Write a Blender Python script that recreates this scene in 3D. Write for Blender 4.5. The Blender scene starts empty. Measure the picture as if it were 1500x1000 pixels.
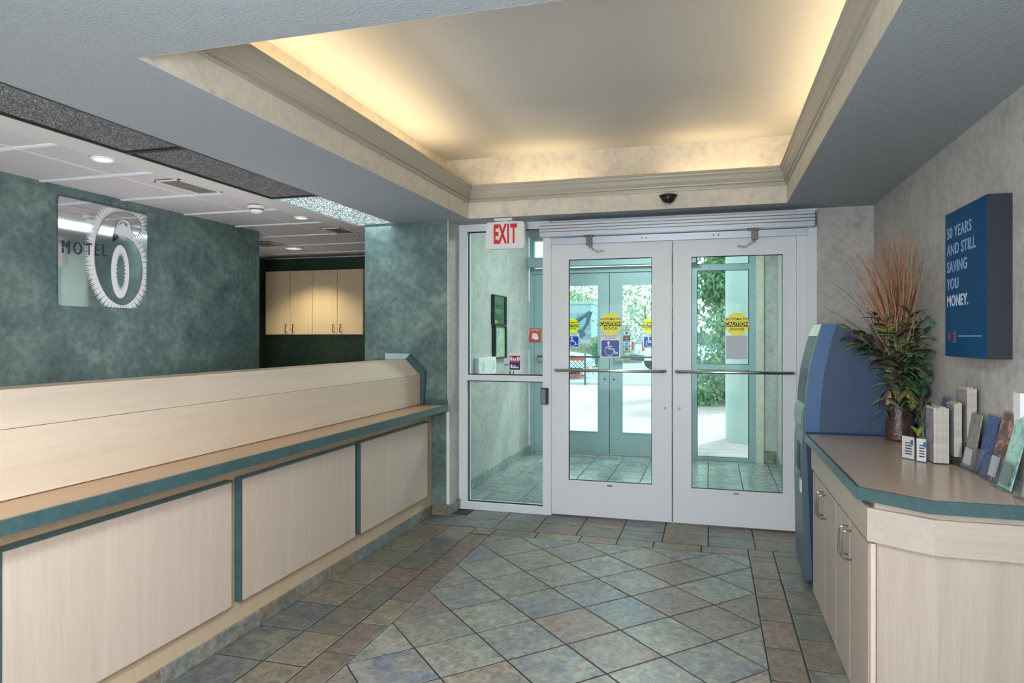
import bpy, bmesh, math, random
from mathutils import Vector, Matrix
random.seed(7)
sc = bpy.context.scene
R = math.radians

# ------------------------------------------------------------ camera, world, lights, exposure
cam_d = bpy.data.cameras.new('camera'); cam = bpy.data.objects.new('camera', cam_d)
sc.collection.objects.link(cam); sc.camera = cam
cam.location = (0, 0, 1.40); cam.rotation_euler = (R(90), 0, R(16.06))
cam_d.sensor_width = 36; cam_d.lens = 36 * 1011 / 1500; cam_d.shift_y = -7 / 1500
cam_d.clip_start = 0.05; cam_d.clip_end = 500

vs = sc.view_settings
vs.view_transform = 'Standard'; vs.look = 'None'; vs.gamma = 1; vs.use_curve_mapping = False
vs.exposure = 0.12
sc.cycles.max_bounces = 10; sc.cycles.transparent_max_bounces = 16; sc.cycles.diffuse_bounces = 5
sc.cycles.use_denoising = True; sc.cycles.sample_clamp_indirect = 6

w = bpy.data.worlds.new('sky'); sc.world = w; w.use_nodes = True
nt = w.node_tree; bg = nt.nodes['Background']
tc = nt.nodes.new('ShaderNodeTexCoord'); sep = nt.nodes.new('ShaderNodeSeparateXYZ')
rmp = nt.nodes.new('ShaderNodeValToRGB')
nt.links.new(tc.outputs['Generated'], sep.inputs[0]); nt.links.new(sep.outputs['Z'], rmp.inputs[0])
rmp.color_ramp.elements[0].position = 0.0; rmp.color_ramp.elements[0].color = (0.93, 0.97, 1.0, 1)
rmp.color_ramp.elements[1].position = 0.6; rmp.color_ramp.elements[1].color = (0.72, 0.84, 1.0, 1)
nt.links.new(rmp.outputs[0], bg.inputs['Color']); bg.inputs['Strength'].default_value = 2.6

def lamp(name, kind, loc, energy, color=(1, 1, 1), rot=(0, 0, 0), size=None, size_y=None, **kw):
    d = bpy.data.lights.new(name, kind); d.energy = energy; d.color = color
    if kind == 'AREA':
        d.shape = 'RECTANGLE'; d.size = size; d.size_y = size_y or size
    for k, v in kw.items(): setattr(d, k, v)
    o = bpy.data.objects.new(name, d); sc.collection.objects.link(o)
    o.location = loc; o.rotation_euler = rot
    return o
lamp('sun', 'SUN', (3, 14, 12), 3.0, (1, 0.97, 0.92), (R(-38), R(22), 0), angle=R(6))
# unseen troffers added to the lobby ceiling to light the room
ADDED_TROFFERS = [(-0.52, 0.7), (-0.62, -1.3)]
for x, y in ADDED_TROFFERS:
    lamp('added_troffer_light', 'AREA', (x, y, 2.285), 46, (0.94, 0.97, 1.0), (0, 0, 0), 0.40, 1.1)
# photographer's soft light, standing behind the camera
lamp('soft_light', 'AREA', (-0.55, -0.2, 1.45), 72, (0.96, 0.98, 1.0), (R(103), 0, R(4)), 0.44, 0.7)
# added fill lights hidden behind the reception counter, brightening the staff ceiling
for y in (1.6, 3.6): lamp('counter_fill_light', 'AREA', (-2.95, y, 0.95), 10, (1.0, 0.95, 0.97), (R(180), 0, 0), 0.35, 0.9)
lamp('alcove_fill_light', 'AREA', (-4.2, 6.0, 0.9), 4, (1.0, 0.95, 0.9), (R(180), 0, 0), 0.4, 0.4)  # added up-facing fill without a fixture, brightens the alcove walls
# cove lamps hidden behind the crown of the tray
WARM = (1.0, 0.74, 0.42)
CX0, CX1, CY0, CY1 = -1.80, 0.50, 1.83, 5.03        # tray opening
for x, ya, yb, e in ((CX0 - 0.13, 2.05, 4.75, 9.5), (CX1 + 0.13, 1.75, 4.95, 10)):
    lamp('cove_light', 'AREA', (x, (ya + yb) / 2, 2.50), e, WARM, (R(180), 0, 0), 0.06, yb - ya)
for xa, xb, e in ((-1.6, -0.9, 1.8), (-0.3, 0.4, 1.8)):
    lamp('cove_light', 'AREA', ((xa + xb) / 2, CY1 + 0.13, 2.50), e, WARM, (R(180), 0, 0), xb - xa, 0.06)
# vestibule daylight comes in by itself; unseen fill light added below its ceiling
lamp('vestibule_fill_light', 'AREA', (-0.7, 6.8, 2.76), 55, (0.9, 1.0, 0.97), (0, 0, 0), 0.6, 0.6)

# ------------------------------------------------------------ materials
def srgb(r, g, b):
    f = lambda c: ((c / 255) / 12.92 if c / 255 <= 0.04045 else (((c / 255) + 0.055) / 1.055) ** 2.4)
    return (f(r), f(g), f(b), 1)
def new_mat(name):
    m = bpy.data.materials.new(name); m.use_nodes = True
    return m, m.node_tree, m.node_tree.nodes['Principled BSDF']
def N(nt, t, **kw):
    n = nt.nodes.new(t)
    for k, v in kw.items():
        if k in n.inputs: n.inputs[k].default_value = v
        else: setattr(n, k, v)
    return n
def plain(name, col, rough=0.5, metal=0.0, bump=0.0, bscale=200, emit=None, estr=0, spec=None, coat=0):
    m, nt, b = new_mat(name)
    b.inputs['Base Color'].default_value = col; b.inputs['Roughness'].default_value = rough
    b.inputs['Metallic'].default_value = metal
    if spec is not None: b.inputs['Specular IOR Level'].default_value = spec
    if coat: b.inputs['Coat Weight'].default_value = coat
    if emit: b.inputs['Emission Color'].default_value = emit; b.inputs['Emission Strength'].default_value = estr
    if bump:
        t = N(nt, 'ShaderNodeTexCoord'); n = N(nt, 'ShaderNodeTexNoise', Scale=bscale, Detail=3)
        bp = N(nt, 'ShaderNodeBump', Strength=bump, Distance=0.01)
        nt.links.new(t.outputs['Object'], n.inputs['Vector']); nt.links.new(n.outputs[0], bp.inputs['Height'])
        nt.links.new(bp.outputs[0], b.inputs['Normal'])
    return m
def mottled(name, cols, scale=3, rough=0.6, stretch=(1, 1, 1), detail=6, distort=0.6, bump=0.15, fine=40, finew=0.35, coord='Object', spec=0.4, lo=0.34, hi=0.66):
    """cloudy pattern between a list of colours, two noise sizes mixed"""
    m, nt, b = new_mat(name)
    t = N(nt, 'ShaderNodeTexCoord'); mp = N(nt, 'ShaderNodeMapping'); mp.inputs['Scale'].default_value = stretch
    n1 = N(nt, 'ShaderNodeTexNoise', Scale=scale, Detail=detail, Roughness=0.62, Distortion=distort)
    n2 = N(nt, 'ShaderNodeTexNoise', Scale=fine, Detail=4, Roughness=0.6)
    mx = N(nt, 'ShaderNodeMix'); mx.data_type = 'FLOAT'; mx.inputs[0].default_value = finew
    rp = N(nt, 'ShaderNodeValToRGB')
    el = rp.color_ramp.elements
    while len(el) < len(cols): el.new(0.5)
    for i, c in enumerate(cols):
        el[i].position = lo + (hi - lo) * i / (len(cols) - 1); el[i].color = c
    L = nt.links.new
    L(t.outputs[coord], mp.inputs[0]); L(mp.outputs[0], n1.inputs['Vector']); L(mp.outputs[0], n2.inputs['Vector'])
    L(n1.outputs[0], mx.inputs[2]); L(n2.outputs[0], mx.inputs[3]); L(mx.outputs[0], rp.inputs[0])
    L(rp.outputs[0], b.inputs['Base Color'])
    bp = N(nt, 'ShaderNodeBump', Strength=bump, Distance=0.01); L(n2.outputs[0], bp.inputs['Height']); L(bp.outputs[0], b.inputs['Normal'])
    b.inputs['Roughness'].default_value = rough; b.inputs['Specular IOR Level'].default_value = spec
    return m
def wood(name, c1, c2, axis, rough=0.42, sc_=26):
    st = {'x': (0.05, 1, 1), 'y': (1, 0.05, 1), 'z': (1, 1, 0.04)}[axis]
    return mottled(name, [c1, c2], scale=sc_, rough=rough, stretch=st, detail=5, distort=0.25, bump=0.03, fine=150, finew=0.45, lo=0.3, hi=0.7)
def slate(name, cols, rough=0.38):
    m, nt, b = new_mat(name)
    L = nt.links.new
    t = N(nt, 'ShaderNodeTexCoord'); oi = N(nt, 'ShaderNodeObjectInfo')
    mul = N(nt, 'ShaderNodeMath', operation='MULTIPLY'); mul.inputs[1].default_value = 57.0
    L(oi.outputs['Random'], mul.inputs[0])
    n1 = N(nt, 'ShaderNodeTexNoise', Scale=5.5, Detail=7, Roughness=0.62, Distortion=1.2); n1.noise_dimensions = '4D'
    n2 = N(nt, 'ShaderNodeTexNoise', Scale=26, Detail=6, Roughness=0.65, Distortion=0.8); n2.noise_dimensions = '4D'
    for n in (n1, n2): L(t.outputs['Object'], n.inputs['Vector']); L(mul.outputs[0], n.inputs['W'])
    base = N(nt, 'ShaderNodeValToRGB'); base.color_ramp.interpolation = 'CONSTANT'
    el = base.color_ramp.elements
    while len(el) < len(cols): el.new(0.5)
    for i, c in enumerate(cols): el[i].position = i / len(cols); el[i].color = c[0]
    sec = N(nt, 'ShaderNodeValToRGB'); sec.color_ramp.interpolation = 'CONSTANT'
    el = sec.color_ramp.elements
    while len(el) < len(cols): el.new(0.5)
    for i, c in enumerate(cols): el[i].position = i / len(cols); el[i].color = c[1]
    L(oi.outputs['Random'], base.inputs[0]); L(oi.outputs['Random'], sec.inputs[0])
    r1 = N(nt, 'ShaderNodeMapRange'); r1.inputs['From Min'].default_value = 0.42; r1.inputs['From Max'].default_value = 0.62
    L(n1.outputs[0], r1.inputs[0])
    mx = N(nt, 'ShaderNodeMix'); mx.data_type = 'RGBA'
    L(r1.outputs[0], mx.inputs[0]); L(base.outputs[0], mx.inputs[6]); L(sec.outputs[0], mx.inputs[7])
    r2 = N(nt, 'ShaderNodeMapRange'); r2.inputs['From Min'].default_value = 0.35; r2.inputs['From Max'].default_value = 0.72
    r2.inputs['To Min'].default_value = 0.62; r2.inputs['To Max'].default_value = 1.55
    L(n2.outputs[0], r2.inputs[0])
    m2 = N(nt, 'ShaderNodeMix'); m2.data_type = 'RGBA'; m2.blend_type = 'MULTIPLY'; m2.inputs[0].default_value = 1
    L(mx.outputs[2], m2.inputs[6]); L(r2.outputs[0], m2.inputs[7]); L(m2.outputs[2], b.inputs['Base Color'])
    bp = N(nt, 'ShaderNodeBump', Strength=0.25, Distance=0.006); L(n1.outputs[0], bp.inputs['Height'])
    bp2 = N(nt, 'ShaderNodeBump', Strength=0.12, Distance=0.004); L(n2.outputs[0], bp2.inputs['Height']); L(bp.outputs[0], bp2.inputs['Normal'])
    L(bp2.outputs[0], b.inputs['Normal']); b.inputs['Roughness'].default_value = rough
    return m
def glass(name, tint, refl=0.08, rough=0.0):
    m = bpy.data.materials.new(name); m.use_nodes = True; nt = m.node_tree; nt.nodes.clear()
    o = N(nt, 'ShaderNodeOutputMaterial'); tr = N(nt, 'ShaderNodeBsdfTransparent'); gl = N(nt, 'ShaderNodeBsdfGlossy')
    gl.inputs['Roughness'].default_value = rough; tr.inputs[0].default_value = tint
    fr = N(nt, 'ShaderNodeFresnel'); fr.inputs[0].default_value = 1.45
    mx = N(nt, 'ShaderNodeMixShader'); L = nt.links.new
    ad = N(nt, 'ShaderNodeMath', operation='MULTIPLY'); ad.inputs[1].default_value = refl / 0.04
    ge = N(nt, 'ShaderNodeNewGeometry'); inv = N(nt, 'ShaderNodeMath', operation='SUBTRACT'); inv.inputs[0].default_value = 1.0
    m2 = N(nt, 'ShaderNodeMath', operation='MULTIPLY'); m2.use_clamp = True
    L(ge.outputs['Backfacing'], inv.inputs[1]); L(fr.outputs[0], ad.inputs[0]); L(ad.outputs[0], m2.inputs[0]); L(inv.outputs[0], m2.inputs[1]); L(m2.outputs[0], mx.inputs[0]); L(tr.outputs[0], mx.inputs[1]); L(gl.outputs[0], mx.inputs[2]); L(mx.outputs[0], o.inputs[0])
    return m

M = {}
M['green'] = mottled('green_wallpaper', [srgb(66, 87, 88), srgb(92, 114, 112), srgb(124, 146, 139)], scale=3.4, fine=22, finew=0.38, rough=0.55)
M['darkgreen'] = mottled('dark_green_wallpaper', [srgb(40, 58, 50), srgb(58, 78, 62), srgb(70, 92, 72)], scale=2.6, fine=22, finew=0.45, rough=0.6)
M['beige'] = mottled('grey_beige_wallpaper', [srgb(160, 158, 156), srgb(182, 179, 176), srgb(197, 194, 190)], scale=6, fine=24, finew=0.5, rough=0.55)
M['fascia'] = mottled('cream_wallpaper', [srgb(190, 188, 184), srgb(212, 206, 194), srgb(222, 214, 198)], scale=7, fine=26, finew=0.45, rough=0.5)
M['soffit'] = mottled('stippled_paint', [srgb(148, 156, 163), srgb(160, 168, 175)], scale=30, fine=120, rough=0.55, stretch=(0.5, 1.4, 1), bump=0.9, finew=0.6)
M['ceil'] = plain('smooth_ceiling', srgb(198, 197, 193), 0.6)
M['crown'] = plain('crown_paint', srgb(176, 170, 158), 0.38)
M['lam_z'] = wood('pale_laminate_upright', srgb(196, 179, 166), srgb(214, 198, 184), 'z')
M['lam_y'] = wood('pale_laminate_lengthwise', srgb(204, 186, 167), srgb(220, 203, 184), 'y', sc_=14)
M['lam_x'] = wood('pale_laminate_across', srgb(206, 190, 174), srgb(218, 202, 188), 'x', sc_=14)
M['lam_base'] = wood('tan_laminate', srgb(196, 174, 146), srgb(208, 187, 160), 'z')
M['lam_top'] = wood('countertop_laminate', srgb(182, 148, 114), srgb(196, 163, 128), 'y', rough=0.3, sc_=14)
M['lam_rtop'] = wood('right_countertop_laminate', srgb(178, 158, 140), srgb(196, 174, 154), 'y', rough=0.2, sc_=14)
M['lam_r'] = wood('greige_laminate', srgb(168, 156, 145), srgb(190, 177, 164), 'z')
M['lam_rx'] = wood('greige_laminate_across', srgb(172, 160, 150), srgb(190, 178, 168), 'x')
M['lam_ry'] = wood('greige_laminate_lengthwise', srgb(170, 160, 142), srgb(184, 172, 154), 'y')
M['cab'] = wood('upper_cabinet_laminate', srgb(188, 168, 140), srgb(200, 182, 154), 'z')
M['teal'] = mottled('teal_edge', [srgb(54, 80, 84), srgb(72, 100, 103)], scale=14, fine=60, rough=0.35, bump=0.05)
M['teal_lt'] = plain('pale_teal_cap', srgb(170, 196, 200), 0.35)
M['door'] = plain('white_lilac_enamel', srgb(226, 231, 238), 0.42)
M['frame'] = plain('white_enamel_frame', srgb(228, 233, 240), 0.4)
M['alu'] = plain('pale_aluminium', srgb(205, 213, 226), 0.32, 0.35)
M['chrome'] = plain('brushed_steel', srgb(190, 190, 192), 0.25, 1.0)
M['steel_dk'] = plain('dark_steel', srgb(110, 108, 104), 0.35, 0.9)
M['outer'] = plain('grey_green_door_enamel', srgb(152, 172, 178), 0.45)
M['black'] = plain('black_rubber', srgb(22, 23, 25), 0.5)
M['white'] = plain('white_plastic', srgb(232, 233, 235), 0.35)
M['offw'] = plain('off_white_plastic', srgb(214, 212, 205), 0.4)
M['red'] = plain('red_ink', srgb(214, 40, 46), 0.5)
M['navy'] = plain('navy_plastic', srgb(18, 48, 86), 0.4)
M['blue'] = mottled('blue_pebbled_plastic', [srgb(32, 56, 88), srgb(44, 72, 108)], scale=60, fine=260, finew=0.6, rough=0.32, bump=0.25)
M['bluel'] = plain('light_blue_plastic', srgb(72, 106, 150), 0.32)
M['mint'] = plain('grey_mint_bezel', srgb(96, 118, 122), 0.35, 0.3)
M['screen'] = plain('dark_screen', srgb(30, 36, 58), 0.4, spec=.2)
M['cream'] = plain('cream_panel', srgb(226, 222, 196), 0.3)
M['grout'] = plain('grout', srgb(56, 50, 43), 0.85, bump=0.3)
M['glass'] = glass('green_tinted_pane', (0.86, 0.955, 0.93, 1), 0.05)
M['oglass'] = glass('outer_tinted_pane', (0.86, 0.95, 0.935, 1), 0.04)
M['acrylic'] = glass('clear_acrylic', (0.93, 0.94, 0.96, 1), 0.045, 0.05)
M['mirror'] = plain('polished_steel_mirror', srgb(226, 228, 228), 0.06, 1.0)
M['frost'] = plain('frosted_etching', srgb(222, 225, 230), 0.5, 0.1)
M['letter'] = plain('dark_letter_steel', srgb(62, 62, 76), 0.35, 0.6)
M['yellow'] = plain('yellow_sticker', srgb(252, 242, 24), 0.4)
M['ink'] = plain('black_ink', srgb(18, 18, 18), 0.5)
M['adablue'] = plain('blue_sticker', srgb(20, 62, 178), 0.4)
M['paper'] = mottled('stacked_paper_edges', [srgb(168, 162, 156), srgb(200, 194, 187)], scale=30, fine=120, stretch=(0.4, 0.4, 1), rough=0.7)
M['paper2'] = plain('white_paper', srgb(216, 216, 214), 0.6)
M['panel_blue'] = mottled('blue_print', [srgb(0, 62, 108), srgb(2, 78, 126)], scale=2, fine=4, rough=0.6, bump=0.0, spec=0.15)
M['panel_side'] = plain('charcoal_side', srgb(34, 40, 54), 0.5)
M['posttext'] = plain('pale_print', srgb(196, 212, 224), 0.5)
M['greypost'] = plain('grey_print', srgb(128, 164, 198), 0.5)
FLOORC = [(srgb(118, 124, 128), srgb(148, 145, 138)), (srgb(140, 135, 122), srgb(122, 126, 126)),
          (srgb(148, 134, 118), srgb(126, 124, 118)), (srgb(114, 122, 132), srgb(144, 140, 130)),
          (srgb(138, 122, 114), srgb(120, 118, 117)), (srgb(128, 132, 124), srgb(152, 149, 139)), (srgb(124, 130, 132), srgb(146, 138, 126))]
M['tile'] = slate('slate_tile_field', FLOORC)
BORD = [(srgb(100, 104, 102), srgb(122, 122, 112)), (srgb(124, 106, 96), srgb(108, 100, 94)),
        (srgb(94, 100, 106), srgb(116, 118, 112)), (srgb(114, 110, 96), srgb(98, 100, 96)), (srgb(122, 114, 100), srgb(132, 126, 112))]
M['tileb'] = slate('slate_tile_border', BORD)
NARR = [(srgb(126, 110, 98), srgb(112, 104, 96)), (srgb(136, 128, 110), srgb(118, 114, 104)), (srgb(126, 106, 98), srgb(134, 120, 108))]
M['tilen'] = slate('slate_tile_narrow', NARR)
SKIRT = [(srgb(124, 128, 124), srgb(146, 142, 132)), (srgb(112, 122, 128), srgb(136, 138, 136)), (srgb(138, 128, 112), srgb(120, 116, 108))]
M['tiles'] = slate('slate_tile_skirting', SKIRT)
VEST = [(srgb(128, 136, 136), srgb(150, 152, 145)), (srgb(116, 126, 132), srgb(140, 144, 140))]
M['tilev'] = slate('slate_tile_vestibule', VEST, 0.22)

# ------------------------------------------------------------ helpers
def setp(o, label=None, cat=None, group=None, kind=None, category=None):
    cat = cat or category
    if label: o['label'] = label
    if cat: o['category'] = cat
    if group: o['group'] = group
    if kind: o['kind'] = kind
    return o
def thing(name, label, cat, loc=(0, 0, 0), group=None):
    o = bpy.data.objects.new(name, None); sc.collection.objects.link(o); o.location = loc
    o.empty_display_size = 0.1
    return setp(o, label, cat, group)
def worldloc(o):
    v = Vector((0, 0, 0))
    while o: v += o.location; o = o.parent
    return v
class MB:
    """collects shapes (world coordinates) for ONE mesh object"""
    def __init__(s): s.bm = bmesh.new()
    def poly(s, pts, faces):
        vs_ = [s.bm.verts.new(p) for p in pts]
        for f in faces:
            try: s.bm.faces.new([vs_[i] for i in f])
            except ValueError: pass
        return s
    def box(s, x0, x1, y0, y1, z0, z1, bev=0.0):
        b = bmesh.new()
        bmesh.ops.create_cube(b, size=1)
        for v in b.verts:
            v.co = Vector((x0 + (v.co.x + .5) * (x1 - x0), y0 + (v.co.y + .5) * (y1 - y0), z0 + (v.co.z + .5) * (z1 - z0)))
        if bev: bmesh.ops.bevel(b, geom=b.edges[:], offset=bev, segments=2, profile=0.6, affect='EDGES')
        return s.merge(b)
    def merge(s, b, mat=None):
        if mat: bmesh.ops.transform(b, matrix=mat, verts=b.verts)
        me = bpy.data.meshes.new('t'); b.to_mesh(me); b.free(); s.bm.from_mesh(me); bpy.data.meshes.remove(me)
        return s
    def cyl(s, p0, p1, r0, r1=None, seg=16, bev=0):
        p0, p1 = Vector(p0), Vector(p1); r1 = r0 if r1 is None else r1; d = p1 - p0
        b = bmesh.new(); bmesh.ops.create_cone(b, cap_ends=True, segments=seg, radius1=r0, radius2=r1, depth=d.length)
        m = Matrix.Translation((p0 + p1) / 2) @ d.to_track_quat('Z', 'Y').to_matrix().to_4x4()
        return s.merge(b, m)
    def prism(s, pts, axis, a0, a1):
        """pts = 2-D outline; axis x: (y,z), y: (x,z), z: (x,y)"""
        def P(p, a): return {'x': (a, p[0], p[1]), 'y': (p[0], a, p[1]), 'z': (p[0], p[1], a)}[axis]
        n = len(pts); v = [s.bm.verts.new(P(p, a0)) for p in pts] + [s.bm.verts.new(P(p, a1)) for p in pts]
        s.bm.faces.new(v[:n][::-1]); s.bm.faces.new(v[n:])
        for i in range(n): s.bm.faces.new((v[i], v[(i + 1) % n], v[n + (i + 1) % n], v[n + i]))
        return s
    def tube(s, pts, r, seg=8, radii=None, cap=True):
        pts = [Vector(p) for p in pts]; rings = []
        up = Vector((0.13, 0.21, 1)).normalized()
        for i, p in enumerate(pts):
            d = (pts[min(i + 1, len(pts) - 1)] - pts[max(i - 1, 0)]).normalized()
            a = d.cross(up); a = a.normalized() if a.length > 1e-4 else Vector((1, 0, 0)); b2 = d.cross(a).normalized()
            rr = radii[i] if radii else r
            rings.append([s.bm.verts.new(p + (a * math.cos(t) + b2 * math.sin(t)) * rr) for t in [2 * math.pi * k / seg for k in range(seg)]])
        for A, B in zip(rings, rings[1:]):
            for k in range(seg): s.bm.faces.new((A[k], A[(k + 1) % seg], B[(k + 1) % seg], B[k]))
        if cap: s.bm.faces.new(rings[0][::-1]); s.bm.faces.new(rings[-1])
        return s
    def lathe(s, prof, cx, cy, seg=32, axis='z'):
        rings = []
        for r, z in prof:
            ring = []
            for k in range(seg):
                t = 2 * math.pi * k / seg
                ring.append(s.bm.verts.new((cx + r * math.cos(t), cy + r * math.sin(t), z)))
            rings.append(ring)
        for A, B in zip(rings, rings[1:]):
            for k in range(seg): s.bm.faces.new((A[k], A[(k + 1) % seg], B[(k + 1) % seg], B[k]))
        s.bm.faces.new(rings[0][::-1]); s.bm.faces.new(rings[-1])
        return s
    def torus(s, c, R1, r, normal=(0, 0, 1), seg=20, s2=8, sx=1.0):
        q = Vector(normal).to_track_quat('Z', 'Y').to_matrix(); c = Vector(c); rings = []
        for k in range(seg):
            t = 2 * math.pi * k / seg; ring = []
            for j in range(s2):
                u = 2 * math.pi * j / s2
                ring.append(s.bm.verts.new(c + q @ Vector(((R1 + r * math.cos(u)) * math.cos(t) * sx, (R1 + r * math.cos(u)) * math.sin(t), r * math.sin(u)))))
            rings.append(ring)
        for k in range(seg):
            A, B = rings[k], rings[(k + 1) % seg]
            for j in range(s2): s.bm.faces.new((A[j], A[(j + 1) % s2], B[(j + 1) % s2], B[j]))
        return s
    def build(s, name, mat, parent=None, smooth=False, **props):
        bmesh.ops.recalc_face_normals(s.bm, faces=s.bm.faces)
        me = bpy.data.meshes.new(name); s.bm.to_mesh(me); s.bm.free()
        if smooth: me.shade_smooth(); 
        if smooth == 'auto': 
            me.set_sharp_from_angle(angle=R(40))
        off = Vector((0, 0, 0))
        if parent is not None: off = worldloc(parent)
        xs = [v.co for v in me.vertices]
        mn = Vector([min(c[i] for c in xs) for i in range(3)]); mx = Vector([max(c[i] for c in xs) for i in range(3)])
        org = Vector(((mn.x + mx.x) / 2, (mn.y + mx.y) / 2, mn.z))
        me.transform(Matrix.Translation(-org))
        if mat: me.materials.append(mat)
        o = bpy.data.objects.new(name, me); sc.collection.objects.link(o)
        o.parent = parent; o.location = org - off
        return setp(o, **props)
def box(name, x0, x1, y0, y1, z0, z1, mat, parent=None, bev=0.0, **p):
    return MB().box(x0, x1, y0, y1, z0, z1, bev).build(name, mat, parent, **p)
def struct(name, mb, mat, parent=None, **p):
    return mb.build(name, mat, parent, kind=None if parent else 'structure', **p)
def text(name, s, size, loc, rot, mat, parent, ext=0.0006, align='CENTER', bold=0.0, sx=1.0, label=None, gap=1.0):
    cu = bpy.data.curves.new(name, 'FONT'); cu.body = s; cu.size = size; cu.extrude = ext; cu.offset = bold
    cu.align_x = align; cu.align_y = 'CENTER'; cu.resolution_u = 3; cu.space_character = gap
    tmp = bpy.data.objects.new('tmp', cu); sc.collection.objects.link(tmp)
    dg = bpy.context.evaluated_depsgraph_get(); dg.update()
    me = bpy.data.meshes.new_from_object(tmp.evaluated_get(dg)); bpy.data.objects.remove(tmp); bpy.data.curves.remove(cu)
    from mathutils import Euler
    me.transform(Matrix.Translation(loc) @ Euler(rot).to_matrix().to_4x4() @ Matrix.Diagonal((sx, 1, 1, 1)))
    bm = bmesh.new(); bm.from_mesh(me); bpy.data.meshes.remove(me)
    mb = MB(); mb.bm.free(); mb.bm = bm
    return mb.build(name, mat, parent, label=label)
FRONT = (R(90), 0, 0)              # text read by a viewer looking along +Y
RIGHTW = (R(90), 0, R(-90))        # text on the right wall (faces -X)
LEFTW = (R(90), 0, R(90))          # text on the left wall (faces +X)

ZC = 2.31; RX = 1.086; WY = 5.29; LX = -2.115; GX = -3.78
# ============================================================ FLOOR
floor = struct('floor', MB().box(-5.2, 1.2, -3.1, 8.25, -0.12, -0.0022), M['grout'])
def clip(poly, x0, x1, y0, y1):
    for ax, lim, sg in ((0, x0, 1), (0, x1, -1), (1, y0, 1), (1, y1, -1)):
        out = []
        for i in range(len(poly)):
            a, b = poly[i - 1], poly[i]
            ia, ib = (a[ax] - lim) * sg >= -1e-9, (b[ax] - lim) * sg >= -1e-9
            if ia != ib:
                t = (lim - a[ax]) / (b[ax] - a[ax]); out.append((a[0] + t * (b[0] - a[0]), a[1] + t * (b[1] - a[1])))
            if ib: out.append(b)
        poly = out
        if not poly: return []
    res = []
    for p in poly:
        if not res or math.hypot(p[0] - res[-1][0], p[1] - res[-1][1]) > 2e-3: res.append(p)
    if len(res) > 2 and math.hypot(res[0][0] - res[-1][0], res[0][1] - res[-1][1]) < 1e-4: res.pop()
    return res if len(res) > 2 else []
def inset(poly, d):
    n = len(poly); out = []
    A = sum(poly[i][0] * poly[(i + 1) % n][1] - poly[(i + 1) % n][0] * poly[i][1] for i in range(n))
    if A < 0: poly = poly[::-1]
    if abs(A) < 2e-3: return poly, None
    for i in range(n):
        p0, p1, p2 = Vector(poly[i - 1]), Vector(poly[i]), Vector(poly[(i + 1) % n])
        e1 = (p1 - p0).normalized(); e2 = (p2 - p1).normalized()
        n1 = Vector((-e1.y, e1.x)); n2 = Vector((-e2.y, e2.x)); m = (n1 + n2)
        k = d / max(0.3, (1 + n1.dot(n2)) / 2) / 2
        out.append(tuple(p1 + m * k))
    return poly, out
def tile_into(mb, poly, top=0.0, depth=0.0075, gap=0.0042, chamf=0.003):
    _, a = inset(poly, gap)
    if a is None: return False
    _, b = inset(a, chamf)
    if b is None: return False
    j = random.uniform(-0.0005, 0.0005); n = len(a)
    pts = [(x, y, top - depth) for x, y in a] + [(x, y, top - 0.002 + j) for x, y in a] + [(x, y, top + j) for x, y in b]
    fs = [tuple(range(2 * n, 3 * n))]
    for i in range(n):
        k = (i + 1) % n
        fs += [(i, k, n + k, n + i), (n + i, n + k, 2 * n + k, 2 * n + i)]
    mb.poly(pts, fs); return True
far_tiles = MB(); nt_floor = 0
def tile(poly, mat):
    if not poly: return
    cx = sum(p[0] for p in poly) / len(poly); cy = sum(p[1] for p in poly) / len(poly)
    if cy < 2.15 or cy < 2.45 and (cx < -2 or cx > .45):
        tile_into(far_tiles, poly); return
    mb = MB()
    if tile_into(mb, poly): mb.build('tile', M[mat], floor)
def rect(x0, x1, y0, y1): return [(x0, y0), (x1, y0), (x1, y1), (x0, y1)]
# diagonal field
FX0, FX1, FY1 = -1.50, 0.235, 3.985 + 3 * .2235
sx, sy = (FX1 - FX0) / 8, 0.2235
for i in range(-1, 10):
    for j in range(-30, 5):
        if (i + j) % 2: continue
        cx = FX0 + i * sx; cy = 3.985 + (j + 1) * sy
        tile(clip([(cx - sx, cy), (cx, cy - sy), (cx + sx, cy), (cx, cy + sy)], FX0, FX1, -2.9, FY1), 'tile')
# left border: two columns of square tiles and a narrow band
ys = [2.573 + .317 * k for k in range(-17, 8)]
for a, b in zip(ys, ys[1:]):
    b = min(b, 4.80)
    if b - a < .03: continue
    tile(rect(-2.115, -1.862, a, b), 'tileb'); tile(rect(-1.862, -1.655, a, b), 'tileb')
ny = [2.725 + .3185 * k for k in range(-17, 7)] + [4.655, 4.80]
for a, b in zip(ny, ny[1:]): 
    if b - a > 0.02: tile(rect(-1.655, -1.50, a, b), 'tilen')
ry = [3.0 + .3115 * k for k in range(-18, 6)] + [4.655, 4.80]
for a, b in zip(ry, ry[1:]): tile(rect(0.235, 0.39, a, b), 'tilen')
oy = [3.134 + .312 * k for k in range(-19, 6)] + [4.80]
for a, b in zip(oy, oy[1:]):
    tile(rect(0.39, 0.70, a, b), 'tileb')
# far rows in front of the doors
fx = [-1.50, -1.18, -.87, -.615, -.37, -.06, .235]
for a, b in zip(fx, fx[1:]): tile(rect(a, b, 4.655, 4.80), 'tilen')
gxs = [-2.115, -1.84, -1.53, -1.22, -.915, -.615, -.32, -.016, .286, .59, .89, 1.086]
for a, b in zip(gxs, gxs[1:]):
    tile(rect(a, b, 4.80, 5.045), 'tileb')
    for c, d in ((5.045, 5.355),):
        if a >= -1.9 : tile(rect(a, b, c, d), 'tileb')
    if b <= -1.7: tile(rect(a, b, 5.045, 5.10), 'tileb')
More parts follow.
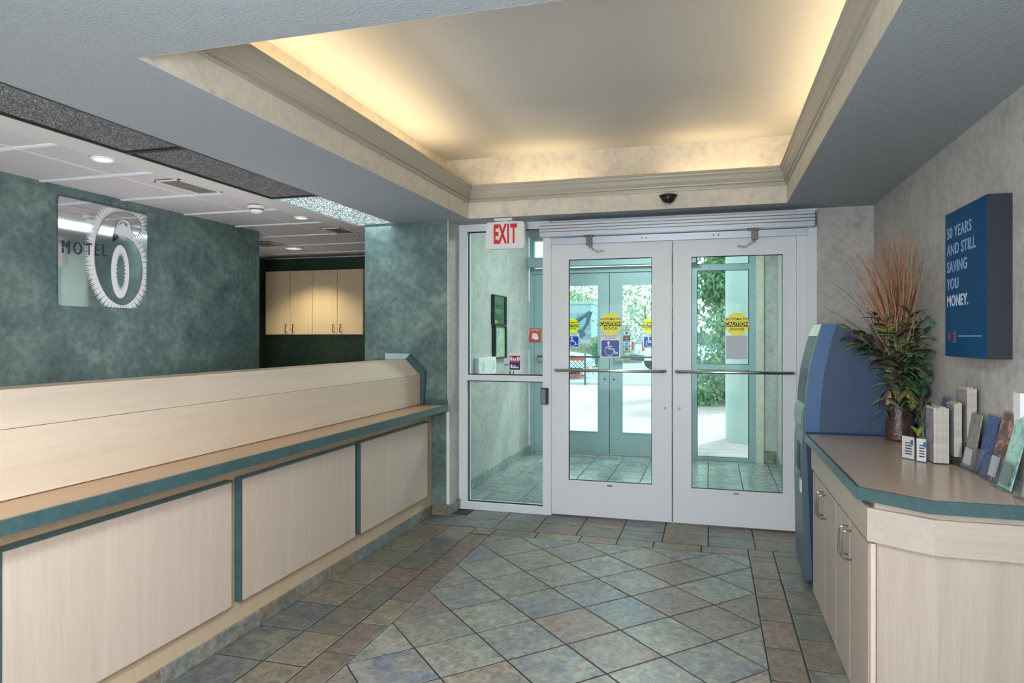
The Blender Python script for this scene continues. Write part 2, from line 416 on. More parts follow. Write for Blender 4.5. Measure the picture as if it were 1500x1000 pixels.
# vestibule
vx = [-2.12, -1.89, -1.58, -1.27, -.965, -.655, -.335, -.025, .29, .60, .70]
vy = [5.36 + .312 * k for k in range(0, 9)] + [8.11]
for a, b in zip(vx, vx[1:]):
    for c, d in zip(vy, vy[1:]): tile(rect(a, b, c, d), 'tilev')
far_tiles.build('tile_surface', M['tile'], floor, kind='stuff')

# ============================================================ WALLS
wl = struct('wall_left', MB().box(GX - .1, GX, -3.1, 5.17, 0, ZC + .12), M['green'])
struct('wall_left_return', MB().box(-5.15, GX - .1, 5.07, 5.17, 0, ZC + .12), M['green'])
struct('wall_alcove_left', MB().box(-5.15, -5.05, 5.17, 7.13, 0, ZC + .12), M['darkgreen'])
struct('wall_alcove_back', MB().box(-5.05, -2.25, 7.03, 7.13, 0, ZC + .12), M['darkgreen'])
wp = struct('wall_partition', MB().box(-2.70, -1.985, 5.06, 5.40, 0, ZC), M['green'])
box('return_panel', -1.985, -1.972, 5.06, 5.40, 0, ZC, M['beige'], wp, label='beige wallpapered return of the green partition')
box('lit_return_strip', -1.988, -1.966, 5.052, 5.062, 0.09, 0.81, M['white'], wp)  # white strip paints the bright light on the lower return
struct('wall_vestibule_left', MB().box(-2.25, -2.12, 5.40, 8.11, 0, 2.80), M['beige'])
struct('wall_vestibule_right', MB().box(.70, .80, 5.40, 8.11, 0, 2.80), M['beige'])
struct('wall_front', MB().box(.722, RX, WY, 5.40, 0, ZC), M['beige'])
struct('wall_right', MB().box(RX, RX + .1, -3.1, 5.40, 0, ZC + .12), M['beige'])
wr = MB().box(-5.2, -2.2, -3.2, -3.1, 0, ZC + .12).box(-2.2, 1.2, -3.2, -3.1, 0, .3).box(-2.2, 1.2, -3.2, -3.1, 2.1, ZC + .12).box(.6, 1.2, -3.2, -3.1, .3, 2.1)
struct('wall_back', wr, M['green'])
w1 = struct('window_1', MB().box(-2.2, -2.14, -3.19, -3.11, .3, 2.1).box(.54, .6, -3.19, -3.11, .3, 2.1).box(-2.14, .54, -3.19, -3.11, .3, .36).box(-2.14, .54, -3.19, -3.11, 2.04, 2.1).box(-.83, -.77, -3.19, -3.11, .36, 2.04), M['lam_base'])
for a, b in ((-2.14, -.83), (-.77, .54)): box('pane', a, b, -3.155, -3.15, .36, 2.04, M['oglass'], w1)
struct('wall_outer', MB().box(.483 + .08, .80, 8.11, 8.25, 0, 2.80).box(-2.25, .80, 8.11, 8.25, 2.62, 2.80), M['beige'])
box_p = MB().box(.483, .563, 8.09, 8.25, 0, 2.62).build('trim_3', M['fascia'], None, kind='structure')
struct('ceiling_vestibule', MB().box(-2.25, .80, 5.40, 8.25, 2.80, 2.9), M['ceil'])
# baseboards of tile
bl = struct('baseboard_left', MB().box(LX - .01, LX - .002, -.6, 5.06, 0, .070), M['grout'])
yy = 5.06
ys2 = [5.06 - .02] + [4.79 - .317 * k for k in range(0, 17)]
for b, a in zip(ys2, ys2[1:]):
    box('tile', LX - .002, LX + .010, a + .002, b - .002, 0.001, .075 + random.uniform(-.001, .001), M['tiles'], bl, bev=.002)
bb = struct('baseboard_partition', MB().box(-2.10, -1.962, 5.047, 5.0605, 0, .080), M['grout'])
box('tile', -2.103, -1.960, 5.040, 5.050, 0.001, .085, M['tiles'], bb, bev=.002)
box('tile', -1.972, -1.958, 5.052, 5.285, 0.001, .085, M['tiles'], bb, bev=.002)
bv = struct('baseboard_vestibule_left', MB().box(-2.12, -2.114, 5.40, 8.10, 0, .082), M['grout'])
for c, d in zip(vy, vy[1:]): box('tile', -2.115, -2.106, max(c, 5.41) + .002, d - .002, .001, .085, M['tilev'], bv, bev=.002)
bv = struct('baseboard_vestibule_right', MB().box(.694, .70, 5.40, 8.10, 0, .082), M['grout'])
for c, d in zip(vy, vy[1:]): box('tile', .686, .695, max(c, 5.41) + .002, d - .002, .001, .085, M['tilev'], bv, bev=.002)
box('tile', .575, .686, 8.098, 8.109, .001, .138, M['tiles'], bv, bev=.002)

# ============================================================ CEILING
s = MB()
TZ = ZC + .02
s.box(-2.435, CX0, -3.1, WY + .11, ZC, ZC + .1)           # left band
s.box(CX1, RX, -3.1, WY + .11, ZC, ZC + .1)               # right band
s.box(CX0, CX1, CY1, WY + .11, ZC, ZC + .1)               # over the doors
s.box(CX0, CX1, -3.1, CY0, ZC, ZC + .1)                   # above the camera
ceiling = struct('ceiling', s, M['soffit'])
# fascia (wallpapered upright of the tray)
fz = 2.437
f = MB()
f.box(CX0 - .02, CX0 + .003, CY0, CY1, ZC + .0005, fz).box(CX1 - .003, CX1 + .02, CY0, CY1, ZC + .0005, fz)
f.box(CX0 + .0031, CX1 - .0031, CY1 - .003, CY1 + .02, ZC + .0005, fz).box(CX0 + .0031, CX1 - .0031, CY0 - .02, CY0 + .003, ZC + .0005, fz)
f.build('tray_fascia', M['fascia'], ceiling, label='cream wallpapered upright band of the ceiling tray')
REC = .27; ZT = 2.838
f = MB()
ax0, ax1, ay0, ay1 = CX0 - REC, CX1 + REC, CY0 - REC, CY1 + REC - .02
f.box(ax0 - .02, ax0, ay0, ay1, ZC + .1, ZT).box(ax1, ax1 + .02, ay0, ay1, ZC + .1, ZT)
f.box(ax0, ax1, ay1, ay1 + .02, ZC + .1, ZT).box(ax0, ax1, ay0 - .02, ay0, ZC + .1, ZT)
f.build('upper_tray_wall', M['fascia'], ceiling)
MB().box(ax0 - .02, ax1 + .02, ay0 - .02, ay1 + .02, ZT, ZT + .06).build('tray_top', M['ceil'], ceiling, label='smooth warm lit ceiling panel inside the tray')
# crown moulding: profile (outward from the fascia, z)
prof = [(0, fz - .006), (.014, fz - .006), (.016, fz + .006), (.008, fz + .010), (.010, fz + .018), (.022, fz + .022), (.024, fz + .032), (.020, fz + .036), (.029, fz + .055), (.036, fz + .078), (.044, fz + .092), (.046, fz + .104), (.052, fz + .106), (.052, fz + .120), (.030, fz + .120), (.0, fz + .06), (-.02, fz + .03), (-.02, fz)]
def crown(corners):
    mb = MB(); rings = []
    for (x, y, dx, dy) in corners:
        rings.append([mb.bm.verts.new((x + dx * p, y + dy * p, z)) for p, z in prof])
    n = len(prof)
    for A, B in zip(rings, rings[1:] + rings[:1]):
        for k in range(n): mb.bm.faces.new((A[k], A[(k + 1) % n], B[(k + 1) % n], B[k]))
    return mb
crown([(CX0, CY0, 1, 1), (CX1, CY0, -1, 1), (CX1, CY1, -1, -1), (CX0, CY1, 1, -1)]).build('trim_1', M['crown'], None, kind='structure')
# staff side: plain strip, tiles on white bars
cs = struct('ceiling_staff_side', MB().box(-5.05, -2.797, -3.1, 5.4, ZC + .03, ZC + .1).box(-5.05, -2.25, 5.4, 7.03, ZC + .03, ZC + .1).box(-2.797, -2.435, -3.1, 1.53, ZC, ZC + .1).box(-2.797, -2.25, 5.11, 7.03, ZC, ZC + .03).box(-2.797, -2.435, 1.53, 5.11, ZC + .07, ZC + .1), M['offw'])
box('plain_strip', -2.98, -2.797, -3.1, 7.03, ZC, ZC + .03, M['ceil'], cs, label='plain painted strip beside the light panels')
gy = [1.96 - .5855 * k for k in range(8, 0, -1)] + [1.96, 2.545, 3.13, 3.712, 4.285, 4.868, 5.45, 6.035, 6.62, 7.03]
gx = [-5.05, -4.39, -3.80, -3.25, -2.98]
M['ctile'] = mottled('ceiling_tile', [srgb(190, 187, 191), srgb(200, 197, 200)], scale=60, fine=200, bump=.5, rough=.8)
vent_cells = []
for a, b in zip(gx, gx[1:]):
    for c, d in zip(gy, gy[1:]):
        if b <= -3.79 and d < 5.3: continue
        if c < 1.3: continue
        box('tile', a + .010, b - .010, c + .010, d - .010, ZC + .006, ZC + .028, M['ctile'], cs)
bars = MB()
for y in gy: bars.box(-3.80 if y < 5.2 else -5.05, -2.98, y - .013, y + .013, ZC - .002, ZC + .03)
bars.build('cross_bar', M['white'], cs, label='white cross bars of the ceiling grid')
bars = MB()
for x in gx[1:]: bars.box(x - .010, x + .010, 5.2 if x < -3.7 else -3.1, 7.03, ZC + .0015, ZC + .03)
bars.build('main_bar', M['offw'], cs, label='grey long bars of the ceiling grid')
# frames of the added troffers over the camera
for x, y in ADDED_TROFFERS:
    t = thing('ceiling_light', 'added unseen troffer in the ceiling ' + ('just behind' if y > 0 else 'farthest behind') + ' the camera', 'light', (x, y, ZC), 'added troffers behind the camera')
    box('frame', x - .25, x + .25, y - .6, y + .6, ZC - .012, ZC - .001, M['white'], t)
# prismatic panels in the strip
def prism_mat(name, base, hi, e):
    m, nt, b = new_mat(name); L = nt.links.new
    t = N(nt, 'ShaderNodeTexCoord'); v = N(nt, 'ShaderNodeTexVoronoi', Scale=130); v2 = N(nt, 'ShaderNodeTexNoise', Scale=6)
    rp = N(nt, 'ShaderNodeValToRGB'); rp.color_ramp.elements[0].position = .5; rp.color_ramp.elements[0].color = base
    rp.color_ramp.elements[1].position = .8; rp.color_ramp.elements[1].color = hi
    sp = N(nt, 'ShaderNodeSeparateColor')
    L(t.outputs['Object'], v.inputs['Vector']); L(v.outputs['Color'], sp.inputs[0]); L(sp.outputs[0], rp.inputs[0]); L(rp.outputs[0], b.inputs['Base Color'])
    if e:
        L(rp.outputs[0], b.inputs['Emission Color']); b.inputs['Emission Strength'].default_value = e
    bp = N(nt, 'ShaderNodeBump', Strength=.9, Distance=.02); L(v.outputs['Distance'], bp.inputs['Height']); L(bp.outputs[0], b.inputs['Normal'])
    b.inputs['Roughness'].default_value = .18
    return m
M['prism_off'] = prism_mat('unlit_prismatic_lens', srgb(120, 120, 122), srgb(158, 158, 160), 0)
M['prism_on'] = prism_mat('lit_prismatic_lens', srgb(110, 140, 144), srgb(250, 255, 255), .7)
PL = [(1.55, 2.765, 'prism_off', 'dark unlit prismatic ceiling light panel nearest the camera'),
      (2.77, 3.945, 'prism_off', 'dark unlit prismatic ceiling light panel next to the lit one'),
      (3.955, 5.105, 'prism_on', 'lit sparkling prismatic ceiling light panel beside the green partition')]
for a, b, mt, lb in PL:
    t = thing('ceiling_light', lb, 'light', (-2.616, (a + b) / 2, ZC))
    fr = MB()
    for q in ((-2.797, -2.785, a, b), (-2.447, -2.435, a, b), (-2.785, -2.447, a, a + .01), (-2.785, -2.447, b - .01, b)): fr.box(q[0], q[1], q[2], q[3], ZC - .002, ZC + .05)
    fr.build('frame', M['steel_dk'] if mt == 'prism_off' else M['alu'], t)
    # lens of small pyramids
    mb = MB(); nx, ny_ = 22, 74; x0, x1, y0, y1 = -2.785, -2.447, a + .01, b - .01; vv = {}
    for i in range(nx + 1):
        for j in range(ny_ + 1): vv[i, j] = mb.bm.verts.new((x0 + (x1 - x0) * i / nx, y0 + (y1 - y0) * j / ny_, ZC + .012 + random.uniform(-.0006, .0006)))
    for i in range(nx):
        for j in range(ny_):
            c = mb.bm.verts.new((x0 + (x1 - x0) * (i + .5) / nx, y0 + (y1 - y0) * (j + .5) / ny_, ZC + .006))
            q = [vv[i, j], vv[i + 1, j], vv[i + 1, j + 1], vv[i, j + 1]]
            for k in range(4): mb.bm.faces.new((q[k], q[(k + 1) % 4], c))
    mb.build('diffuser', M[mt], t)
lamp('panel_light', 'AREA', (-2.616, 4.53, ZC - .02), 4, (.85, .97, 1), (0, 0, 0), .3, 1.1)

# downlights, vents, detector
def downlight(x, y, e, lb, blend=.5, ang=75, col=(1, .86, .6), r=.05):
    t = thing('downlight', lb, 'light', (x, y, ZC))
    MB().torus((x, y, ZC - .003), r, .008, seg=32).build('trim_ring', M['white'], t, smooth=True)
    MB().lathe([(r * .9, ZC - .002), (r * .7, ZC - .004), (r * .3, ZC - .006)], x, y, 24).build('lens', lens_mat, t, smooth=True)
    l = lamp('downlight_lamp', 'SPOT', (x, y, ZC - .02), e, col, (0, 0, 0), spot_size=R(ang), spot_blend=blend, shadow_soft_size=.03)
lens_mat = plain('downlight_lens', srgb(240, 245, 240), .3, emit=srgb(240, 246, 236), estr=.8)
downlight(-2.985, 2.81, 6, 'round recessed downlight nearest the camera in the staff side ceiling')
downlight(-3.0, 4.61, 6, 'round recessed downlight near the lit ceiling panel')
downlight(-4.12, 6.2, 52, 'round recessed downlight in front of the wall cabinets', .6, 118, (1, .84, .5), .085)
def vent(x0, x1, y0, y1, lb):
    t = thing('air_vent', lb, 'vent', ((x0 + x1) / 2, (y0 + y1) / 2, ZC))
    fr = MB()
    for q in ((x0, x0 + .012, y0, y1), (x1 - .012, x1, y0, y1), (x0, x1, y0, y0 + .012), (x0, x1, y1 - .012, y1)): fr.box(*q, ZC - .008, ZC - .0005)
    fr.build('frame', M['offw'], t)
    box('back_plate', x0 + .01, x1 - .01, y0 + .01, y1 - .01, ZC - .003, ZC - .001, M['black'], t)
    n = 7
    for k in range(n):
        x = x0 + .018 + (x1 - x0 - .036) * k / (n - 1)
        MB().poly([(x - .008, y0 + .012, ZC - .002), (x + .005, y0 + .012, ZC - .009), (x + .005, y1 - .012, ZC - .009), (x - .008, y1 - .012, ZC - .002), (x - .006, y0 + .012, ZC - .001), (x + .007, y0 + .012, ZC - .008), (x + .007, y1 - .012, ZC - .008), (x - .006, y1 - .012, ZC - .001)],
                  [(0, 1, 2, 3), (4, 5, 6, 7), (0, 1, 5, 4), (3, 2, 6, 7), (0, 3, 7, 4), (1, 2, 6, 5)]).build('slat', M['offw'], t)
vent(-3.118, -2.945, 3.29, 3.66, 'ceiling air vent between the first downlight and the smoke detector')
vent(-3.145, -2.955, 5.115, 5.42, 'ceiling air vent close to the green partition top')
vent(-4.30, -4.06, 5.70, 6.0, 'ceiling air vent beside the downlight over the wall cabinets')
t = thing('smoke_detector', 'small white smoke detector on the staff side ceiling', 'smoke detector', (-3.045, 4.135, ZC))
MB().lathe([(.062, ZC), (.062, ZC - .012), (.055, ZC - .016)], -3.045, 4.135).build('base', M['white'], t, smooth='auto')
MB().lathe([(.046, ZC - .016), (.044, ZC - .034), (.030, ZC - .046), (.018, ZC - .048)], -3.045, 4.135).build('cap', M['white'], t, smooth='auto')
MB().lathe([(.0475, ZC - .021), (.0475, ZC - .028)], -3.045, 4.135).build('vent_band', M['steel_dk'], t)
# dome camera on the tray fascia
t = thing('security_camera', 'black dome security camera on the tray edge above the doors', 'camera', (-.288, CY1, 2.40))
mb = MB(); b = bmesh.new(); bmesh.ops.create_uvsphere(b, u_segments=28, v_segments=16, radius=.052)
for v in b.verts: v.co.z = v.co.z if v.co.z < 0 else v.co.z * .15
mb.merge(b, Matrix.Translation((-.288, CY1 - .05, 2.385)) @ Matrix.Diagonal((1, .9, .95, 1))).build('dome', plain('black_dome', srgb(40, 36, 34), .12), t, smooth=True)
MB().lathe([(.060, 2.384), (.062, 2.39), (.062, 2.396), (.05, 2.40)], -.288, CY1 - .052).build('housing', M['black'], t, smooth='auto')
box('mount', -.33, -.246, CY1 - .02, CY1 - .001, 2.37, 2.41, M['black'], t)
MB().lathe([(.012, 2.330), (.014, 2.334), (.014, 2.338)], -.30, CY1 - .075, 16).build('lens', M['chrome'], t)

# ============================================================ FRONT COUNTER (left)
YE = 5.055; YS = -.4
c = thing('reception_counter', 'long pale laminate reception counter base with raised panels and teal edges', 'counter', (LX, 2.3, 0))
box('base', LX - .5, LX - .0105, YS, YE, 0.0, .070, M['lam_base'], c)
box('carcass', LX - .5, LX, YS, YE, .0705, .810, M['lam_base'], c)
PAN = [(3.842, 4.908), (2.718, 3.783), (1.594, 2.652), (.47, 1.53), (-.36, .41)]
for a, b in PAN:
    p = box('front_panel', LX + .001, LX + .030, a, b, .178, .742, M['lam_z'], c)
    MB().box(LX + .001, LX + .036, a - .009, a, .178, .752).build('edge_strip', M['teal'], p, label='teal upright edge of the panel')
    MB().box(LX + .001, LX + .036, a, b, .742, .752).build('edge_strip', plain('dark_teal_strip', srgb(62, 92, 96), .3) if 'dts' not in M else M['dts'], p, label='dark teal top edge of the panel')
t = thing('countertop', 'long tan laminate countertop with teal edge on the reception counter', 'countertop', (-2.1, 2.3, .81))
box('top', -2.60, -1.985, YS, 5.05, .8225, .866, M['lam_top'], t)
MB().box(-1.985, -1.971, YS, 5.05, .821, .868, .002).build('edge_band', M['teal'], t)
box('backsplash', -2.16, -1.978, 5.040, 5.058, .872, .905, M['teal'], t, bev=.002)
t = thing('transaction_ledge', 'raised pale wooden ledge with sloped front running along the countertop', 'counter ledge', (-2.3, 2.3, .869))
box('riser', -2.215, -2.200, YS, 5.022, .8695, 1.098, M['lam_y'], t)
MB().prism([(-2.200, 1.100), (-2.320, 1.219), (-2.335, 1.205), (-2.216, 1.100)], 'y', YS, 5.022).build('sloped_panel', M['lam_y'], t)
box('top_board', -2.47, -2.3205, YS, 5.022, 1.196, 1.219, M['lam_base'], t)
box('back_board', -2.47, -2.455, YS, 5.022, .8695, 1.195, M['lam_base'], t)
MB().prism([(-2.20, 1.098), (-2.216, 1.098), (-2.216, 1.0985), (-2.200, 1.0997)], 'y', YS, 5.022).build('joint', M['steel_dk'], t)
t = thing('end_panel', 'teal shaped end panel closing the ledge against the green partition', 'panel', (-2.35, 5.04, .869))
MB().prism([(-2.60, .8695), (-2.172, .8695), (-2.158, 1.131), (-2.291, 1.2585), (-2.326, 1.2195), (-2.60, 1.2195)], 'y', 5.0235, 5.057).build('board', M['teal'], t)
MB().prism([(-2.50, 1.2205), (-2.325, 1.2205), (-2.292, 1.2595), (-2.285, 1.262), (-2.30, 1.2665), (-2.50, 1.2665)], 'y', 5.0205, 5.058).build('cap', M['teal_lt'], t)

# ============================================================ WALL CABINETS in the alcove
YC = 6.70
cabs = [(-4.816, -4.223, 'left hand pale wooden wall cabinet in the dark green alcove'), (-4.220, -3.60, 'right hand pale wooden wall cabinet in the dark green alcove')]
for x0, x1, lb in cabs:
    t = thing('wall_cabinet', lb, 'cabinet', ((x0 + x1) / 2, 6.86, 1.425), 'alcove wall cabinets')
    box('body', x0, x1, YC + .02, 7.028, 1.425, 2.132, M['cab'], t)
    xm = (x0 + x1) / 2 + (.02 if x0 < -4.5 else .0)
    for a, b, hx in ((x0, xm - .002, xm - .045), (xm + .002, x1, xm + .045)):
        d = box('door', a + .001, b - .001, YC, YC + .018, 1.427, 2.130, M['cab'], t, bev=.0015)
        MB().tube([(hx, YC - .001, 1.535), (hx, YC - .022, 1.53), (hx + .006, YC - .028, 1.50), (hx - .004, YC - .028, 1.475), (hx, YC - .022, 1.455), (hx, YC - .001, 1.45)], .005).build('handle', plain('bronze_pull', srgb(120, 92, 52), .3, .9) if 'brz' not in M else M['brz'], d, smooth=True, label='bronze bow pull')

# ============================================================ MIRROR SIGN
ox, oz = 3.231, 1.588
t = thing('mirror_sign', 'polished steel wall sign with frosted number 6 and raised letters', 'sign', (GX, ox + .34, oz))
def rrect(a0, a1, b0, b1, r, n=6):
    out = []
    for cx, cy, s0 in ((a1 - r, b1 - r, 0), (a0 + r, b1 - r, 90), (a0 + r, b0 + r, 180), (a1 - r, b0 + r, 270)):
        for k in range(n + 1):
            q = R(s0 + 90 * k / n); out.append((cx + r * math.cos(q), cy + r * math.sin(q)))
    return out
MB().prism(rrect(ox, ox + .682, oz, oz + .66, .022), 'x', GX + .002, GX + .012).build('plate', M['mirror'], t)
six = [(0.385, 0.433), (0.416, 0.454), (0.457, 0.468), (0.51, 0.467), (0.564, 0.439), (0.609, 0.383), (0.631, 0.287), (0.62, 0.179), (0.575, 0.087), (0.51, 0.035), (0.457, 0.022), (0.395, 0.039), (0.335, 0.082), (0.285, 0.162), (0.256, 0.242), (0.249, 0.316), (0.254, 0.416), (0.28, 0.494), (0.315, 0.562), (0.36, 0.603), (0.416, 0.629), (0.478, 0.642), (0.543, 0.64), (0.598, 0.612), (0.622, 0.571), (0.614, 0.53), (0.586, 0.506), (0.553, 0.512), (0.534, 0.545), (0.516, 0.581), (0.478, 0.594), (0.441, 0.582), (0.416, 0.548), (0.395, 0.494)]
def sm(pts, n=3):
    out = []; L_ = len(pts)
    for i in range(L_):
        p0, p1, p2, p3 = [Vector(pts[(i + k) % L_]) for k in (-1, 0, 1, 2)]
        for k in range(n):
            u = k / n; out.append(tuple(0.5 * ((2 * p1) + (p2 - p0) * u + (2 * p0 - 5 * p1 + 4 * p2 - p3) * u * u + (3 * p1 - p0 - 3 * p2 + p3) * u ** 3)))
    return out
s6 = sm(six)
def halo(pts, d0, d1, left=True):
    """offset outline with a saw edge, like the etched halftone"""
    out = []; n = len(pts)
    for i in range(n):
        a, b = Vector(pts[i - 1]), Vector(pts[(i + 1) % n]); p = Vector(pts[i]); e = (b - a).normalized(); nn = Vector((e.y, -e.x))
        out.append((p, nn))
    return out
# orientation: make outline counter-clockwise so (e.y,-e.x) points outward
A6 = sum(s6[i][0] * s6[(i + 1) % len(s6)][1] - s6[(i + 1) % len(s6)][0] * s6[i][1] for i in range(len(s6)))
if A6 < 0: s6 = s6[::-1]
mb = MB(); hs = halo(s6, 0, 0); n = len(hs)
for i in range(n):
    (p, q), (p2, q2) = hs[i], hs[(i + 1) % n]
    for k in range(3):
        u0, u1, um = k / 3, (k + 1) / 3, (k + .5) / 3
        a = p.lerp(p2, u0); b = p.lerp(p2, u1); m_ = p.lerp(p2, um); nn = (q + q2).normalized()
        inner = m_.x > .395 and m_.y > .44 and m_.y < .60 and m_.x < .6
        w_ = .024 if inner else .036
        spike = .012 if inner else .034
        o1 = a + nn * w_; o2 = b + nn * w_; tip = m_ + nn * (w_ + spike)
        def cl(v): return (GX + .0126, ox + max(.004, min(.678, v.x)), oz + max(.004, min(.655, v.y)))
        mb.poly([cl(a), cl(b), cl(o2), cl(tip), cl(o1)], [(0, 1, 2, 3, 4)])
mb.build('frosted_halo', M['frost'], t)
MB().prism([(ox + .485 + .095 * math.cos(2 * math.pi * k / 30), oz + .515 + .078 * math.sin(2 * math.pi * k / 30)) for k in range(30)], 'x', GX + .0121, GX + .0124).build('frosted_notch', M['frost'], t)
MB().prism([(ox + a, oz + b) for a, b in s6], 'x', GX + .0125, GX + .019).build('number_six', M['mirror'], t, label='polished mirror number 6')
MB().tube([(GX + .0195, ox + a, oz + b) for a, b in s6 + s6[:1]], .0016, 5).build('outline', M['steel_dk'], t, label='thin dark outline of the number 6')
ell = lambda cx, cy, rx, ry, n=40: [(ox + cx + rx * math.cos(2 * math.pi * k / n), oz + cy + ry * math.sin(2 * math.pi * k / n)) for k in range(n)]
MB().prism(ell(.447, .243, .072, .176), 'x', GX + .0192, GX + .0205).build('frosted_bowl', M['frost'], t)
mb = MB(); zz = ell(.449, .245, .040, .138, 56)
star = []
for k, p in enumerate(zz):
    c_ = (ox + .449, oz + .245); f_ = 1.0 if k % 2 else .72; star.append((c_[0] + (p[0] - c_[0]) * f_, c_[1] + (p[1] - c_[1]) * f_))
mb.prism(star, 'x', GX + .0206, GX + .0212).build('bowl_centre', M['mirror'], t)
for i, (ch, yy_, sz) in enumerate((('M', .052, .112), ('O', .134, .112), ('T', .206, .112), ('E', .264, .112), ('L', .322, .112))):
    text('letter', ch, sz, (GX + (.0145 if i < 2 else .0215), ox + yy_, oz + .352 + i * .003), LEFTW, M['letter'], t, ext=.0018, sx=.70)

# ============================================================ STOREFRONT AND DOORS
def frame_mb(x0, x1, z0, z1, wl_, wr_, wb, wt, y0, y1):
    return MB().box(x0, x0 + wl_, y0, y1, z0, z1).box(x1 - wr_, x1, y0, y1, z0, z1).box(x0 + wl_, x1 - wr_, y0, y1, z0, z0 + wb).box(x0 + wl_, x1 - wr_, y0, y1, z1 - wt, z1)
sf = struct('window_2', frame_mb(-1.972, -1.21, 0.0, ZC - .001, .068, .061, .058, .055, WY, WY + .10).box(-1.904, -1.271, WY, WY + .10, 1.046, 1.090), M['frame'])
box('pane', -1.903, -1.272, WY + .048, WY + .054, .059, 1.045, M['glass'], sf)
box('pane', -1.903, -1.272, WY + .048, WY + .054, 1.091, 2.254, M['glass'], sf)
g = MB()
for z0, z1 in ((.058, 1.046), (1.090, 2.255)):
    g.box(-1.9045, -1.897, WY + .034, WY + .047, z0, z1).box(-1.278, -1.2705, WY + .034, WY + .047, z0, z1).box(-1.9045, -1.2705, WY + .034, WY + .047, z0, z0 + .009).box(-1.9045, -1.2705, WY + .034, WY + .047, z1 - .009, z1)
g.build('gasket', M['black'], sf, label='black rubber glazing gasket')
jf = struct('trim_2', MB().box(.588, .722, WY, WY + .10, 0, ZC - .001).box(-1.209, .588, WY, WY + .10, 2.121, 2.195).box(-1.209, .588, WY + .02, WY + .10, 2.195, ZC - .001).box(-1.2095, -1.2045, WY - .004, WY + .01, 0, 2.15).box(.592, .600, WY - .004, WY, 0, 2.14).box(.640, .650, WY - .005, WY, 0, 2.19), M['frame'])
def door_leaf(num, x0, x1, gx0, gx1, gz0, gz1):
    y0, y1 = WY + .005, WY + .05
    mb = MB().box(x0, gx0, y0, y1, .012, 2.118).box(gx1, x1, y0, y1, .012, 2.118).box(gx0, gx1, y0, y1, .012, gz0).box(gx0, gx1, y0, y1, gz1, 2.118)
    d = struct('door_%d' % num, mb, M['door'])
    st = MB(); o_ = .016
    st.box(gx0 - o_, gx0, y0 - .006, y0, gz0 - o_, gz1 + o_).box(gx1, gx1 + o_, y0 - .006, y0, gz0 - o_, gz1 + o_).box(gx0, gx1, y0 - .006, y0, gz0 - o_, gz0).box(gx0, gx1, y0 - .006, y0, gz1, gz1 + o_)
    st.build('glazing_bead', M['frame'], d)
    gk = MB().box(gx0, gx0 + .005, y0 + .004, y0 + .02, gz0, gz1).box(gx1 - .005, gx1, y0 + .004, y0 + .02, gz0, gz1).box(gx0, gx1, y0 + .004, y0 + .02, gz0, gz0 + .005).box(gx0, gx1, y0 + .004, y0 + .02, gz1 - .006, gz1)
    gk.build('gasket', M['black'], d)
    box('pane', gx0 + .001, gx1 - .001, y0 + .0205, y0 + .026, gz0 + .001, gz1 - .001, M['glass'], d)
    bx0, bx1 = (x0 + .035, x1 - .045) if num == 1 else (x0 + .022, x1 - .02)
    zb = 1.141
    b_ = MB().tube([(bx0, y0 - .001, zb), (bx0 + .004, y0 - .04, zb), (bx0 + .022, y0 - .055, zb), (bx1 - .022, y0 - .055, zb), (bx1 - .004, y0 - .04, zb), (bx1, y0 - .001, zb)], .0125, 12)
    b_.build('push_bar', M['chrome'], d, smooth=True)
    kx = x1 - .05 if num == 1 else x0 + .045
    MB().cyl((kx, y0 + .002, .865), (kx, y0 - .006, .865), .010, seg=16).build('lock_cylinder', M['steel_dk'], d)
    mx_ = (gx0 + gx1) / 2
    box('maker_plate', mx_ - .02, mx_ + .02, y0 - .0025, y0 - .0002, .250, .262, M['steel_dk'], d)
    box('bottom_sweep', x0 + .004, x1 - .004, y0 + .008, y1 - .008, .001, .011, M['steel_dk'], d)
    return d
D1 = door_leaf(1, -1.201, -.281, -1.063, -.425, .284, 2.000)
D2 = door_leaf(2, -.271, .586, -.137, .496, .275, 1.993)
struct('trim_4', MB().box(-.279, -.273, WY + .03, WY + .045, .012, 2.115), M['black'])
# automatic operator
hz0, hz1 = 2.172, 2.272
t = thing('door_operator', 'long white ribbed automatic door operator housing above the double doors', 'door opener', (-.28, WY, 2.17))
box('housing', -1.262, .694, WY - .118, WY - .001, hz0, hz1, M['alu'], t, bev=.003)
for k in range(4):
    z = hz0 + .012 + k * .023
    MB().box(-1.2615, .6935, WY - .1275, WY - .1175, z, z + .0170, .002).build('rib', M['alu'], t)
for k in range(1, 4):
    z = hz0 + .012 + k * .023
    box('groove_shade', -1.2612, .6932, WY - .1205, WY - .1181, z - .0050, z - .0010, M['steel_dk'], t)  # dark strips stand in for the shade between the ribs
box('end_cap', .694, .699, WY - .119, WY - .001, hz0 - .002, hz1 + .002, M['steel_dk'], t)
box('end_cap', -1.267, -1.262, WY - .119, WY - .001, hz0 - .002, hz1 + .002, M['alu'], t)
box('under_rail', -1.205, .66, WY - .03, WY - .0055, 2.118, 2.168, M['alu'], t, bev=.002)
